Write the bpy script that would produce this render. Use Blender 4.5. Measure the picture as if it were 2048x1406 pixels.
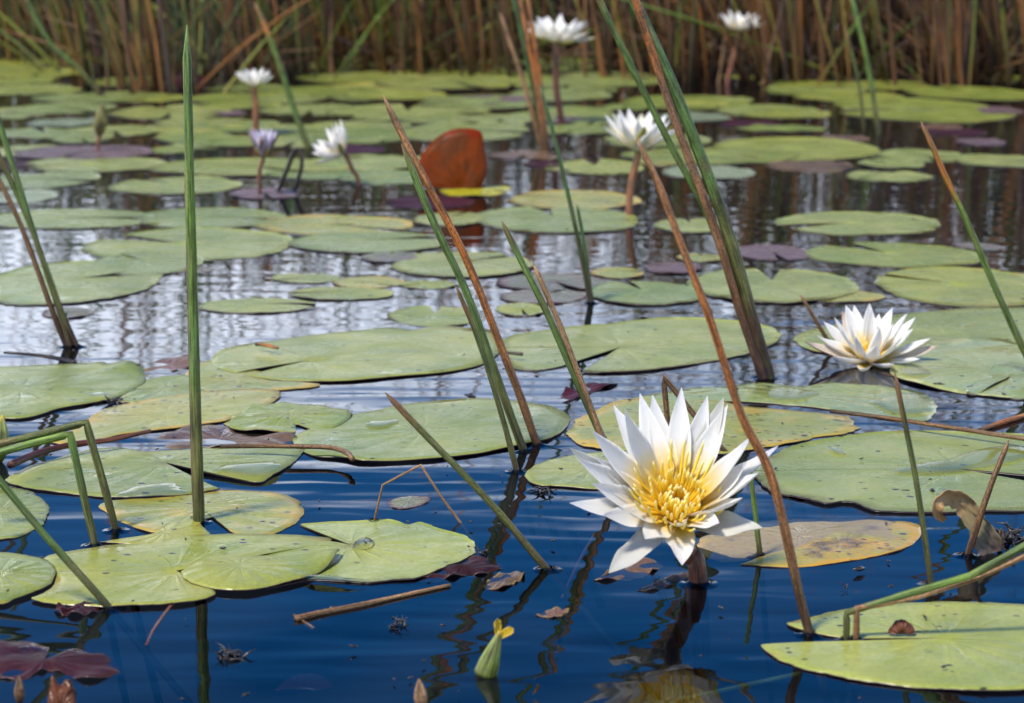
import bpy, math, random
from mathutils import Vector, noise as mnoise
R = math.radians
random.seed(11)
for o in list(bpy.data.objects):
    bpy.data.objects.remove(o, do_unlink=True)
scene = bpy.context.scene
col = scene.collection

# ------------------------------------------------------------------ camera
FPX = 4366.0            # focal length in pixels of the 2048 wide photograph
CAMH = 0.42             # a low seat in a canoe
PITCH = math.atan(853.0 / FPX)
cd = bpy.data.cameras.new('camera')
cam = bpy.data.objects.new('camera', cd)
col.objects.link(cam)
cam.location = (0, 0, CAMH)
cam.rotation_euler = (math.pi / 2 - PITCH, 0, 0)
cd.sensor_width = 36.0
cd.lens = 36.0 * FPX / 2048.0
cd.clip_start = 0.02
cd.clip_end = 2000
cd.dof.use_dof = True
cd.dof.focus_distance = 1.62
cd.dof.aperture_fstop = 12.5
scene.camera = cam

# ------------------------------------------------------------------ sky and sun
SUN_EL, SUN_AZ = R(60), R(228)          # azimuth clockwise from +Y: behind and left of the camera
world = bpy.data.worlds.new('World')
scene.world = world
world.use_nodes = True
wn, wl = world.node_tree.nodes, world.node_tree.links
for n in list(wn):
    wn.remove(n)
wout = wn.new('ShaderNodeOutputWorld')
bg = wn.new('ShaderNodeBackground')
sky = wn.new('ShaderNodeTexSky')
sky.sky_type = 'NISHITA'
sky.sun_disc = False
sky.sun_elevation = SUN_EL
sky.sun_rotation = SUN_AZ
sky.altitude = 900
sky.air_density = 1.0
sky.dust_density = 0.1
sky.ozone_density = 7.0
# a bank of pale cloud low round the horizon, broken up by noise
tc = wn.new('ShaderNodeTexCoord')
sep = wn.new('ShaderNodeSeparateXYZ')
wl.new(tc.outputs['Generated'], sep.inputs[0])
mp = wn.new('ShaderNodeMapping')
mp.inputs['Scale'].default_value = (1.0, 1.0, 4.5)
wl.new(tc.outputs['Generated'], mp.inputs[0])
cn = wn.new('ShaderNodeTexNoise')
cn.inputs['Scale'].default_value = 3.2
cn.inputs['Detail'].default_value = 6
wl.new(mp.outputs[0], cn.inputs['Vector'])
ad = wn.new('ShaderNodeMath'); ad.operation = 'MULTIPLY_ADD'
wl.new(cn.outputs['Fac'], ad.inputs[0]); ad.inputs[1].default_value = -0.16
wl.new(sep.outputs['Z'], ad.inputs[2])
mr = wn.new('ShaderNodeMapRange'); mr.interpolation_type = 'SMOOTHSTEP'
wl.new(ad.outputs[0], mr.inputs['Value'])
mr.inputs['From Min'].default_value = 0.06; mr.inputs['From Max'].default_value = 0.19
mr.inputs['To Min'].default_value = 0.92; mr.inputs['To Max'].default_value = 0.0
cmix = wn.new('ShaderNodeMixRGB')
wl.new(mr.outputs[0], cmix.inputs['Fac'])
hsv = wn.new('ShaderNodeHueSaturation')          # the photograph's deep polarised blue
hsv.inputs['Saturation'].default_value = 1.3
wl.new(sky.outputs[0], hsv.inputs['Color'])
wl.new(hsv.outputs[0], cmix.inputs[1])
cmix.inputs[2].default_value = (14.5, 15.0, 16.0, 1)
wl.new(cmix.outputs[0], bg.inputs['Color'])
bg.inputs['Strength'].default_value = 0.124
wl.new(bg.outputs[0], wout.inputs[0])

sd = bpy.data.lights.new('sun', 'SUN')
sd.energy = 3.5
sd.angle = R(9)
sd.color = (1.0, 0.92, 0.78)
sun = bpy.data.objects.new('sun', sd)
col.objects.link(sun)
sdir = Vector((math.sin(SUN_AZ) * math.cos(SUN_EL), math.cos(SUN_AZ) * math.cos(SUN_EL), math.sin(SUN_EL)))
sun.rotation_euler = sdir.to_track_quat('Z', 'Y').to_euler()
sun.location = sdir * 20

vs = scene.view_settings
vs.view_transform = 'Standard'
vs.look = 'None'
vs.exposure = 0.64
vs.gamma = 1.0
vs.use_curve_mapping = False
scene.render.engine = 'CYCLES'
try:
    scene.cycles.max_bounces = 8
    scene.cycles.transparent_max_bounces = 12
    scene.cycles.caustics_reflective = False
    scene.cycles.caustics_refractive = False
except Exception:
    pass

# ------------------------------------------------------------------ pixels to places
FWD = Vector((0, math.cos(PITCH), -math.sin(PITCH)))
UP = Vector((0, math.sin(PITCH), math.cos(PITCH)))
RT = Vector((1, 0, 0))
CAM = Vector((0, 0, CAMH))
def ray(px, py):
    return FWD + RT * ((px - 1024) / FPX) + UP * ((703 - py) / FPX)
def W(px, py, z=0.0):                    # where that pixel meets the water level z
    r = ray(px, py)
    return CAM + r * ((z - CAMH) / r.z)
def D(px, py, Y):                        # where that pixel meets the upright plane y = Y
    r = ray(px, py)
    return CAM + r * (Y / r.y)
def pxm(p):                              # pixels per metre at a point
    return FPX / (p - CAM).dot(FWD)

# ------------------------------------------------------------------ objects
def tag(o, label=None, cat=None, group=None, kind=None):
    if label: o['label'] = label
    if cat: o['category'] = cat
    if group: o['group'] = group
    if kind: o['kind'] = kind
    return o
def make_mesh(name, verts, faces, mats, attrs=None, fmat=None, smooth=True):
    me = bpy.data.meshes.new(name)
    me.from_pydata(verts, [], faces)
    for m in (mats if isinstance(mats, (list, tuple)) else [mats]):
        me.materials.append(m)
    if fmat:
        me.polygons.foreach_set('material_index', fmat)
    if smooth:
        me.polygons.foreach_set('use_smooth', [True] * len(me.polygons))
    for k, v in (attrs or {}).items():
        if isinstance(v[0], (float, int)):
            a = me.attributes.new(k, 'FLOAT', 'POINT'); a.data.foreach_set('value', v)
        elif len(v[0]) == 3:
            a = me.attributes.new(k, 'FLOAT_VECTOR', 'POINT')
            a.data.foreach_set('vector', [c for p in v for c in p])
        else:
            a = me.attributes.new(k, 'FLOAT_COLOR', 'POINT')
            a.data.foreach_set('color', [c for p in v for c in p])
    me.update()
    return me
def obj(name, me, parent=None, loc=(0, 0, 0)):
    o = bpy.data.objects.new(name, me)
    col.objects.link(o)
    o.location = loc
    if parent: o.parent = parent
    return o
def empty(name, loc):
    o = bpy.data.objects.new(name, None)
    o.empty_display_size = 0.02
    col.objects.link(o)
    o.location = loc
    return o

def catmull(pts, n):
    out = []
    m = len(pts)
    for i in range(m - 1):
        p0 = pts[i - 1] if i > 0 else pts[0] * 2 - pts[1]
        p1, p2 = pts[i], pts[i + 1]
        p3 = pts[i + 2] if i + 2 < m else pts[-1] * 2 - pts[-2]
        for k in range(n):
            t = k / n
            out.append(0.5 * ((2 * p1) + (p2 - p0) * t + (2 * p0 - 5 * p1 + 4 * p2 - p3) * t * t + (3 * p1 - p0 - 3 * p2 + p3) * t ** 3))
    out.append(pts[-1].copy())
    return out
def tube_data(pts, rads, sides=10, tip=True, flat=1.0, v0=0):
    """verts, faces, t along the tube; closed at both ends"""
    V, F, T = [], [], []
    U = tube_data.U = []
    n = len(pts)
    d = (pts[1] - pts[0]).normalized()
    a = d.orthogonal().normalized()
    ln = [0.0]
    for i in range(1, n): ln.append(ln[-1] + (pts[i] - pts[i - 1]).length)
    for i in range(n):
        if i == 0: d = pts[1] - pts[0]
        elif i == n - 1: d = pts[-1] - pts[-2]
        else: d = pts[i + 1] - pts[i - 1]
        d.normalize()
        a = (a - d * a.dot(d)).normalized()
        b = d.cross(a)
        for k in range(sides):
            th = 2 * math.pi * k / sides
            V.append(tuple(pts[i] + (a * math.cos(th) + b * math.sin(th) * flat) * rads[i]))
            T.append(ln[i] / max(ln[-1], 1e-6))
            U.append((math.cos(th), math.sin(th), ln[i] + pts[0].x * 3.7))
    for i in range(n - 1):
        for k in range(sides):
            k2 = (k + 1) % sides
            F.append((v0 + i * sides + k, v0 + i * sides + k2, v0 + (i + 1) * sides + k2, v0 + (i + 1) * sides + k))
    F.append(tuple(v0 + k for k in reversed(range(sides))))
    F.append(tuple(v0 + (n - 1) * sides + k for k in range(sides)))
    return V, F, T

# ------------------------------------------------------------------ materials
def new_mat(name):
    m = bpy.data.materials.new(name)
    m.use_nodes = True
    nt = m.node_tree
    p = nt.nodes['Principled BSDF']
    return m, nt.nodes, nt.links, p
def N(nodes, typ, **kw):
    n = nodes.new(typ)
    for k, v in kw.items():
        if k in n.inputs: n.inputs[k].default_value = v
        else: setattr(n, k, v)
    return n
def c4(c): return (c[0], c[1], c[2], 1)
def mixc(nodes, links, fac, a, b, blend='MIX'):
    m = nodes.new('ShaderNodeMixRGB'); m.blend_type = blend
    for i, s in ((0, fac), (1, a), (2, b)):
        if isinstance(s, (int, float)): m.inputs[i].default_value = s
        elif isinstance(s, tuple): m.inputs[i].default_value = c4(s)
        else: links.new(s, m.inputs[i])
    return m.outputs[0]
def ramp(nodes, links, src, stops, interp='LINEAR'):
    r = nodes.new('ShaderNodeValToRGB')
    r.color_ramp.interpolation = interp
    el = r.color_ramp.elements
    while len(el) < len(stops): el.new(0.5)
    for e, (p, c) in zip(el, stops):
        e.position = p
        e.color = c4(c) if isinstance(c, tuple) else (c, c, c, 1)
    links.new(src, r.inputs[0])
    return r.outputs[0]
def pos_noise(nodes, links, scale, detail=3, rough=0.55, stretch=None, off=0.0):
    g = nodes.new('ShaderNodeNewGeometry')
    src = g.outputs['Position']
    mpn = nodes.new('ShaderNodeMapping')
    if stretch: mpn.inputs['Scale'].default_value = stretch
    mpn.inputs['Location'].default_value = (off, off * 0.7, 0)
    links.new(src, mpn.inputs[0])
    t = N(nodes, 'ShaderNodeTexNoise', Scale=scale, Detail=detail, Roughness=rough)
    links.new(mpn.outputs[0], t.inputs['Vector'])
    if scale == 1.0 and detail == 1 and off == 3.7: t.inputs['Distortion'].default_value = 0.35
    return t.outputs['Fac']

def pad_mat(name, A, B, edge, edge_amt=0.35, spots=0.3, spotc=(0.03, 0.018, 0.02), vein=0.09, rough=0.33, wet=0.25, blotch=None, blotch_amt=0.0):
    m, nd, lk, p = new_mat(name)
    at = N(nd, 'ShaderNodeAttribute', attribute_name='puv')
    sp = nd.new('ShaderNodeSeparateXYZ'); lk.new(at.outputs['Vector'], sp.inputs[0])
    ang, rad = sp.outputs[0], sp.outputs[1]
    n1 = pos_noise(nd, lk, 13, 6, 0.65)
    c = mixc(nd, lk, ramp(nd, lk, n1, [(0.38, 0.0), (0.62, 1.0)]), A, B)
    oi = nd.new('ShaderNodeObjectInfo')
    # each pad a little lighter, darker or yellower than the next
    hs = N(nd, 'ShaderNodeHueSaturation')
    mh = N(nd, 'ShaderNodeMapRange'); lk.new(oi.outputs['Random'], mh.inputs['Value'])
    mh.inputs['To Min'].default_value = 0.470; mh.inputs['To Max'].default_value = 0.502
    mv = N(nd, 'ShaderNodeMath', operation='MULTIPLY_ADD'); lk.new(oi.outputs['Random'], mv.inputs[0])
    mv.inputs[1].default_value = -0.28; mv.inputs[2].default_value = 1.12
    lk.new(mh.outputs[0], hs.inputs['Hue']); lk.new(mv.outputs[0], hs.inputs['Value']); lk.new(c, hs.inputs['Color'])
    c = hs.outputs[0]
    if blotch:
        nb = pos_noise(nd, lk, 22, 5, 0.6, off=3.1)
        c = mixc(nd, lk, ramp(nd, lk, nb, [(0.52 - 0.2 * blotch_amt, 0.0), (0.62 - 0.2 * blotch_amt, 1.0)]), c, blotch)
    # fine net of veins
    gp = nd.new('ShaderNodeNewGeometry')
    mpv = N(nd, 'ShaderNodeMapping', Scale=(150, 150, 150)); lk.new(gp.outputs['Position'], mpv.inputs[0])
    vo = N(nd, 'ShaderNodeTexVoronoi', Scale=1.0, feature='DISTANCE_TO_EDGE'); lk.new(mpv.outputs[0], vo.inputs['Vector'])
    net = ramp(nd, lk, vo.outputs['Distance'], [(0.0, 0.16), (0.12, 0.0)])
    c = mixc(nd, lk, net, c, tuple(min(1, x * 1.5 + 0.03) for x in B))
    # pale stains and yellowing
    ns = pos_noise(nd, lk, 34, 6, 0.7, off=14.0)
    c = mixc(nd, lk, ramp(nd, lk, ns, [(0.56, 0.0), (0.70, 0.55)]), c, (A[0] * 1.7, A[1] * 1.25, A[2] * 0.9))
    nq = pos_noise(nd, lk, 8, 4, 0.6, off=23.0)
    c = mixc(nd, lk, ramp(nd, lk, nq, [(0.45, 0.0), (0.70, 0.45)]), c, tuple(x * 0.55 for x in A))
    # fine grain
    n2 = pos_noise(nd, lk, 420, 2, off=1.7)
    c = mixc(nd, lk, 0.22, c, ramp(nd, lk, n2, [(0.3, 0.25), (0.7, 0.75)]), 'OVERLAY')
    # veins: pale rays from the stalk
    jit = pos_noise(nd, lk, 30, 2, off=5.0)
    va = N(nd, 'ShaderNodeMath', operation='MULTIPLY_ADD'); lk.new(jit, va.inputs[0]); va.inputs[1].default_value = 0.16; lk.new(ang, va.inputs[2])
    vs1 = N(nd, 'ShaderNodeMath', operation='MULTIPLY'); lk.new(va.outputs[0], vs1.inputs[0]); vs1.inputs[1].default_value = 7.5
    vs2 = N(nd, 'ShaderNodeMath', operation='COSINE'); lk.new(vs1.outputs[0], vs2.inputs[0])
    vs3 = N(nd, 'ShaderNodeMath', operation='ABSOLUTE'); lk.new(vs2.outputs[0], vs3.inputs[0])
    vr = ramp(nd, lk, vs3.outputs[0], [(0.9, 0.0), (1.0, 1.0)])
    vfade = ramp(nd, lk, rad, [(0.05, 1.0), (0.85, 0.0)])
    vm = N(nd, 'ShaderNodeMath', operation='MULTIPLY'); lk.new(vr, vm.inputs[0]); lk.new(vfade, vm.inputs[1])
    vk = N(nd, 'ShaderNodeMath', operation='MULTIPLY'); lk.new(vm.outputs[0], vk.inputs[0]); vk.inputs[1].default_value = vein
    c = mixc(nd, lk, vk.outputs[0], c, tuple(min(1, x * 1.7 + 0.02) for x in B))
    # withered rim
    ne = pos_noise(nd, lk, 26, 3, off=9.0)
    er = N(nd, 'ShaderNodeMath', operation='MULTIPLY_ADD'); lk.new(ne, er.inputs[0]); er.inputs[1].default_value = 1.1; lk.new(rad, er.inputs[2])
    em = N(nd, 'ShaderNodeMapRange', interpolation_type='SMOOTHSTEP'); lk.new(er.outputs[0], em.inputs['Value'])
    em.inputs['From Min'].default_value = 1.62 - 0.45 * edge_amt; em.inputs['From Max'].default_value = 1.80 - 0.35 * edge_amt
    c = mixc(nd, lk, em.outputs[0], c, edge)
    # dark flecks
    g = nd.new('ShaderNodeNewGeometry')
    if spots > 0:
        mpn = N(nd, 'ShaderNodeMapping', Scale=(135, 190, 135)); lk.new(g.outputs['Position'], mpn.inputs[0])
        v = N(nd, 'ShaderNodeTexVoronoi', Scale=1.0, Randomness=1.0); lk.new(mpn.outputs[0], v.inputs['Vector'])
        vc = nd.new('ShaderNodeSeparateColor'); lk.new(v.outputs['Color'], vc.inputs[0])
        th = N(nd, 'ShaderNodeMapRange'); lk.new(vc.outputs[0], th.inputs['Value'])
        th.inputs['From Min'].default_value = 1 - 0.20 * spots; th.inputs['From Max'].default_value = 1.0
        th.inputs['To Min'].default_value = 0.0; th.inputs['To Max'].default_value = 0.42
        ls = N(nd, 'ShaderNodeMath', operation='LESS_THAN'); lk.new(v.outputs['Distance'], ls.inputs[0]); lk.new(th.outputs[0], ls.inputs[1])
        sm = N(nd, 'ShaderNodeMath', operation='MULTIPLY'); lk.new(ls.outputs[0], sm.inputs[0]); lk.new(ramp(nd, lk, pos_noise(nd, lk, 18, 2, off=11.0), [(0.40, 0.0), (0.52, 1.0)]), sm.inputs[1])
        c = mixc(nd, lk, sm.outputs[0], c, spotc)
    lk.new(c, p.inputs['Base Color'])
    # waxy skin with wet films
    nw = pos_noise(nd, lk, 17, 3, 0.5, stretch=(1, 1.4, 1), off=6.3)
    wr = ramp(nd, lk, nw, [(0.30, rough + 0.12), (0.55 - 0.12 * wet, rough - 0.06), (0.66 - 0.12 * wet, rough - 0.06), (0.69 - 0.12 * wet, 0.10 if wet > 0 else rough - 0.06)])
    lk.new(wr, p.inputs['Roughness'])
    p.inputs['IOR'].default_value = 1.45
    # relief
    bsum = N(nd, 'ShaderNodeMath', operation='MULTIPLY_ADD'); lk.new(vm.outputs[0], bsum.inputs[0]); bsum.inputs[1].default_value = -0.5
    n3 = pos_noise(nd, lk, 60, 4, off=2.2)
    bro = N(nd, 'ShaderNodeMath', operation='MULTIPLY'); lk.new(vs3.outputs[0], bro.inputs[0]); lk.new(ramp(nd, lk, rad, [(0.08, 0.0), (0.4, 0.26), (0.9, 0.30), (1.0, 0.1)]), bro.inputs[1])
    bs2 = N(nd, 'ShaderNodeMath', operation='SUBTRACT'); lk.new(n3, bs2.inputs[0]); lk.new(bro.outputs[0], bs2.inputs[1])
    lk.new(bs2.outputs[0], bsum.inputs[2])
    bp = N(nd, 'ShaderNodeBump', Strength=0.6, Distance=0.0022); lk.new(bsum.outputs[0], bp.inputs['Height'])
    lk.new(bp.outputs[0], p.inputs['Normal'])
    return m

PM = {
 'green':  pad_mat('pad_green', (0.160, 0.215, 0.045), (0.245, 0.280, 0.076), (0.17, 0.15, 0.03), 0.10, 0.5),
 'fresh':  pad_mat('pad_fresh', (0.18, 0.245, 0.045), (0.26, 0.305, 0.072), (0.25, 0.2, 0.04), 0.08, 0.5, wet=0.15),
 'lime':   pad_mat('pad_lime', (0.18, 0.235, 0.035), (0.265, 0.285, 0.052), (0.30, 0.22, 0.03), 0.15, 0.8, wet=0.2),
 'farlime': pad_mat('pad_far_lime', (0.15, 0.205, 0.028), (0.21, 0.25, 0.04), (0.30, 0.24, 0.03), 0.15, 0.15, wet=0.0),
 'bright': pad_mat('pad_bright', (0.30, 0.33, 0.012), (0.36, 0.38, 0.02), (0.36, 0.36, 0.03), 0.1, 0.0, wet=0.0),
 'grey':   pad_mat('pad_grey', (0.18, 0.225, 0.12), (0.22, 0.26, 0.15), (0.13, 0.13, 0.07), 0.1, 0.12, wet=0.2),
 'yellow': pad_mat('pad_yellow', (0.225, 0.265, 0.06), (0.29, 0.29, 0.06), (0.40, 0.28, 0.045), 0.6, 2.2, spotc=(0.06, 0.03, 0.025), wet=0.2, blotch=(0.37, 0.29, 0.05), blotch_amt=-0.2),
 'orange': pad_mat('pad_orange', (0.42, 0.27, 0.04), (0.25, 0.28, 0.055), (0.46, 0.26, 0.03), 0.6, 2.0, spotc=(0.07, 0.04, 0.06), wet=0.3, blotch=(0.09, 0.055, 0.05), blotch_amt=-0.2),
 'tan':    pad_mat('pad_tan', (0.24, 0.20, 0.09), (0.28, 0.24, 0.10), (0.38, 0.24, 0.06), 0.4, 1.0, spotc=(0.06, 0.035, 0.07), wet=0.3, blotch=(0.10, 0.07, 0.09), blotch_amt=-0.2),
 'purple': pad_mat('pad_purple', (0.115, 0.07, 0.07), (0.15, 0.105, 0.10), (0.10, 0.04, 0.04), 0.3, 0.2, wet=0.2, vein=0.1),
 'greypurple': pad_mat('pad_grey_purple', (0.17, 0.14, 0.12), (0.15, 0.17, 0.10), (0.12, 0.06, 0.06), 0.5, 0.3, wet=0.2, vein=0.12),
 'crimson': pad_mat('pad_crimson', (0.026, 0.005, 0.005), (0.055, 0.008, 0.008), (0.05, 0.02, 0.012), 0.3, 0.3, wet=0.15, vein=0.3, rough=0.5),
 'litter': pad_mat('pad_litter', (0.10, 0.065, 0.05), (0.16, 0.10, 0.05), (0.20, 0.13, 0.04), 0.5, 0.6, wet=0.6, vein=0.15, rough=0.3),
 'pale':   pad_mat('pad_pale', (0.215, 0.27, 0.085), (0.27, 0.31, 0.12), (0.42, 0.42, 0.18), 0.2, 0.15, wet=1.3),
 'murk':   pad_mat('pad_murk', (0.15, 0.17, 0.14), (0.19, 0.20, 0.15), (0.14, 0.09, 0.08), 0.3, 0.2, wet=0.0),
}
for k_ in ('crimson', 'litter', 'purple', 'greypurple'):
    PM[k_].node_tree.nodes['Principled BSDF'].inputs['Specular IOR Level'].default_value = 0.2
um, und, ulk, up_ = new_mat('pad_underside')
ulk.new(mixc(und, ulk, pos_noise(und, ulk, 40, 3), (0.035, 0.018, 0.022), (0.075, 0.035, 0.035)), up_.inputs['Base Color'])
up_.inputs['Roughness'].default_value = 0.35

def reed_mat(name, stops, speck=0.35, speckc=(0.03, 0.018, 0.01), rough=0.45):
    m, nd, lk, p = new_mat(name)
    at = N(nd, 'ShaderNodeAttribute', attribute_name='t')
    nj = pos_noise(nd, lk, 25, 3)
    ja = N(nd, 'ShaderNodeMath', operation='MULTIPLY_ADD'); lk.new(nj, ja.inputs[0]); ja.inputs[1].default_value = 0.30
    sb = N(nd, 'ShaderNodeMath', operation='SUBTRACT'); lk.new(at.outputs['Fac'], sb.inputs[0]); sb.inputs[1].default_value = 0.15
    lk.new(sb.outputs[0], ja.inputs[2])
    c = ramp(nd, lk, ja.outputs[0], stops)
    # streaks along the stem and dark specks
    sa = N(nd, 'ShaderNodeAttribute', attribute_name='suv')
    def along(sc, detail, off):
        mq = N(nd, 'ShaderNodeMapping', Scale=sc, Location=(off, off, off)); lk.new(sa.outputs['Vector'], mq.inputs[0])
        tq = N(nd, 'ShaderNodeTexNoise', Scale=1.0, Detail=detail, Roughness=0.6); lk.new(mq.outputs[0], tq.inputs['Vector'])
        return tq.outputs['Fac']
    st = along((3.2, 3.2, 28), 3, 0.0)
    band = along((0.5, 0.5, 55), 3, 9.0)
    c = mixc(nd, lk, ramp(nd, lk, band, [(0.48, 0.0), (0.68, 0.8)]), c, tuple(q * 0.4 for q in stops[len(stops) // 2][1]))
    c = mixc(nd, lk, 0.85, c, ramp(nd, lk, st, [(0.36, 0.08), (0.64, 0.92)]), 'OVERLAY')
    pal = along((0.4, 0.4, 34), 3, 21.0)
    c = mixc(nd, lk, ramp(nd, lk, pal, [(0.52, 0.0), (0.7, 0.28)]), c, (0.26, 0.19, 0.10))
    sk = along((2.2, 2.2, 420), 2, 4.0)
    c = mixc(nd, lk, ramp(nd, lk, sk, [(0.52, 0.0), (0.58, min(1.0, speck * 1.3))]), c, speckc)
    lk.new(c, p.inputs['Base Color'])
    p.inputs['Roughness'].default_value = rough + 0.1
    p.inputs['Specular IOR Level'].default_value = 0.3
    bp = N(nd, 'ShaderNodeBump', Strength=0.5, Distance=0.0006); lk.new(st, bp.inputs['Height'])
    lk.new(bp.outputs[0], p.inputs['Normal'])
    return m
G1, G2, OL, BR, DB, OR_, TN = (0.085, 0.145, 0.035), (0.115, 0.185, 0.045), (0.11, 0.115, 0.03), (0.17, 0.085, 0.035), (0.035, 0.018, 0.012), (0.44, 0.135, 0.025), (0.34, 0.19, 0.09)
RM = {
 'spike':  reed_mat('reed_spike_green', [(0.0, (0.06, 0.045, 0.02)), (0.18, OL), (0.33, G1), (0.62, (0.13, 0.21, 0.03)), (0.8, G2), (1.0, G2)], 0.15),
 'green':  reed_mat('reed_green', [(0.0, DB), (0.2, OL), (0.42, G1), (0.9, G2), (1.0, BR)], 0.2),
 'dgreen': reed_mat('reed_dark_green', [(0.0, DB), (0.25, (0.05, 0.06, 0.02)), (0.6, (0.045, 0.11, 0.03)), (1.0, (0.07, 0.13, 0.04))], 0.3),
 'olive':  reed_mat('reed_olive', [(0.0, (0.05, 0.035, 0.015)), (0.25, OL), (0.7, (0.10, 0.13, 0.035)), (0.9, BR), (1.0, BR)], 0.35),
 'orange': reed_mat('reed_orange', [(0.0, DB), (0.1, BR), (0.3, (0.30, 0.12, 0.04)), (0.6, OR_), (1.0, TN)], 0.45),
 'brown':  reed_mat('reed_brown', [(0.0, DB), (0.3, BR), (1.0, (0.24, 0.14, 0.07))], 0.6),
 'greentip': reed_mat('reed_green_orange_tip', [(0.0, OL), (0.3, G1), (0.72, (0.13, 0.19, 0.03)), (0.82, OR_), (1.0, (0.25, 0.14, 0.07))], 0.2),
 'dark':   reed_mat('reed_dark_base', [(0.0, (0.02, 0.008, 0.008)), (0.17, (0.055, 0.03, 0.015)), (0.33, (0.10, 0.11, 0.03)), (0.5, G1), (1.0, (0.09, 0.20, 0.06))], 0.25),
 'orangedark': reed_mat('reed_orange_dark_base', [(0.0, (0.03, 0.012, 0.01)), (0.15, (0.09, 0.04, 0.02)), (0.4, (0.27, 0.12, 0.05)), (0.7, (0.24, 0.13, 0.07)), (0.78, OR_), (1.0, OR_)], 0.5),
 'tan':    reed_mat('reed_tan', [(0.0, BR), (0.4, TN), (1.0, TN)], 0.4),
 'black':  reed_mat('stalk_black', [(0.0, (0.012, 0.008, 0.01)), (1.0, (0.02, 0.014, 0.014))], 0.1, rough=0.3),
 'wine':   reed_mat('stalk_wine', [(0.0, (0.045, 0.010, 0.012)), (0.6, (0.10, 0.028, 0.022)), (1.0, (0.22, 0.09, 0.04))], 0.15, rough=0.35),
 'rose':   reed_mat('stalk_rose', [(0.0, (0.12, 0.03, 0.04)), (0.5, (0.24, 0.085, 0.06)), (1.0, (0.30, 0.14, 0.05))], 0.15, rough=0.4),
}

def vcol_mat(name, rough=0.55):
    m, nd, lk, p = new_mat(name)
    at = N(nd, 'ShaderNodeAttribute', attribute_name='col')
    st = pos_noise(nd, lk, 1.0, 3, 0.6, stretch=(300, 300, 20))
    lk.new(mixc(nd, lk, 0.45, at.outputs['Color'], ramp(nd, lk, st, [(0.3, 0.15), (0.7, 0.85)]), 'OVERLAY'), p.inputs['Base Color'])
    p.inputs['Roughness'].default_value = rough
    return m
REEDBED = vcol_mat('reed_bed')

def petal_mat(name, base, body, tipc, back, trans=0.4, b0=0.1, b1=0.36):
    m, nd, lk, p = new_mat(name)
    at = N(nd, 'ShaderNodeAttribute', attribute_name='puv')
    sp = nd.new('ShaderNodeSeparateXYZ'); lk.new(at.outputs['Vector'], sp.inputs[0])
    c = ramp(nd, lk, sp.outputs[1], [(b0, base), (b1, body), (0.8, body), (1.0, tipc)])
    # fine lengthwise lines
    wv = N(nd, 'ShaderNodeMath', operation='MULTIPLY'); lk.new(sp.outputs[0], wv.inputs[0]); wv.inputs[1].default_value = 26.0
    cs = N(nd, 'ShaderNodeMath', operation='COSINE'); lk.new(wv.outputs[0], cs.inputs[0])
    line = ramp(nd, lk, cs.outputs[0], [(0.0, 0.0), (1.0, 1.0)])
    lm = N(nd, 'ShaderNodeMath', operation='MULTIPLY'); lk.new(line, lm.inputs[0]); lm.inputs[1].default_value = 0.06
    c = mixc(nd, lk, lm.outputs[0], c, (0.55, 0.52, 0.5))
    nz_ = pos_noise(nd, lk, 120, 4, 0.6)
    c = mixc(nd, lk, ramp(nd, lk, nz_, [(0.55, 0.0), (0.75, 0.16)]), c, (0.55, 0.47, 0.36))
    c = mixc(nd, lk, sp.outputs[2], c, back)       # the outer face of the petal
    lk.new(c, p.inputs['Base Color'])
    p.inputs['Roughness'].default_value = 0.45
    bp = N(nd, 'ShaderNodeBump', Strength=0.12, Distance=0.0002); lk.new(cs.outputs[0], bp.inputs['Height'])
    lk.new(bp.outputs[0], p.inputs['Normal'])
    tr = nd.new('ShaderNodeBsdfTranslucent'); lk.new(c, tr.inputs['Color'])
    mx = N(nd, 'ShaderNodeMixShader'); mx.inputs[0].default_value = trans
    lk.new(p.outputs[0], mx.inputs[1]); lk.new(tr.outputs[0], mx.inputs[2])
    lk.new(mx.outputs[0], nd['Material Output'].inputs['Surface'])
    return m
PET = petal_mat('petal_white', (0.88, 0.62, 0.07), (0.87, 0.855, 0.82), (0.80, 0.79, 0.84), (0.84, 0.82, 0.78), b0=0.26, b1=0.56)
PETL = petal_mat('petal_lilac', (0.7, 0.66, 0.5), (0.72, 0.69, 0.80), (0.66, 0.62, 0.80), (0.60, 0.52, 0.62))
SEP = petal_mat('sepal_pale', (0.6, 0.6, 0.4), (0.72, 0.71, 0.66), (0.62, 0.62, 0.52), (0.60, 0.58, 0.48))
SEPG = petal_mat('sepal_olive', (0.5, 0.5, 0.2), (0.66, 0.66, 0.5), (0.35, 0.33, 0.15), (0.26, 0.25, 0.055), trans=0.12)
SEPB = petal_mat('sepal_brown', (0.5, 0.4, 0.25), (0.55, 0.47, 0.38), (0.25, 0.15, 0.10), (0.17, 0.085, 0.06), trans=0.1)
sm_, snd, slk, sp_ = new_mat('stamen_yellow')
sat = N(snd, 'ShaderNodeAttribute', attribute_name='t')
slk.new(ramp(snd, slk, sat.outputs['Fac'], [(0.0, (0.86, 0.52, 0.02)), (0.7, (0.90, 0.66, 0.05)), (0.93, (0.90, 0.76, 0.22)), (1.0, (0.84, 0.76, 0.48))]), sp_.inputs['Base Color'])
sp_.inputs['Roughness'].default_value = 0.45
STAM = sm_
dm_, dnd, dlk, dp_ = new_mat('debris_black')
dlk.new(mixc(dnd, dlk, pos_noise(dnd, dlk, 160, 2), (0.010, 0.009, 0.010), (0.045, 0.035, 0.03)), dp_.inputs['Base Color'])
dp_.inputs['Roughness'].default_value = 0.3
DEB = dm_

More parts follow.
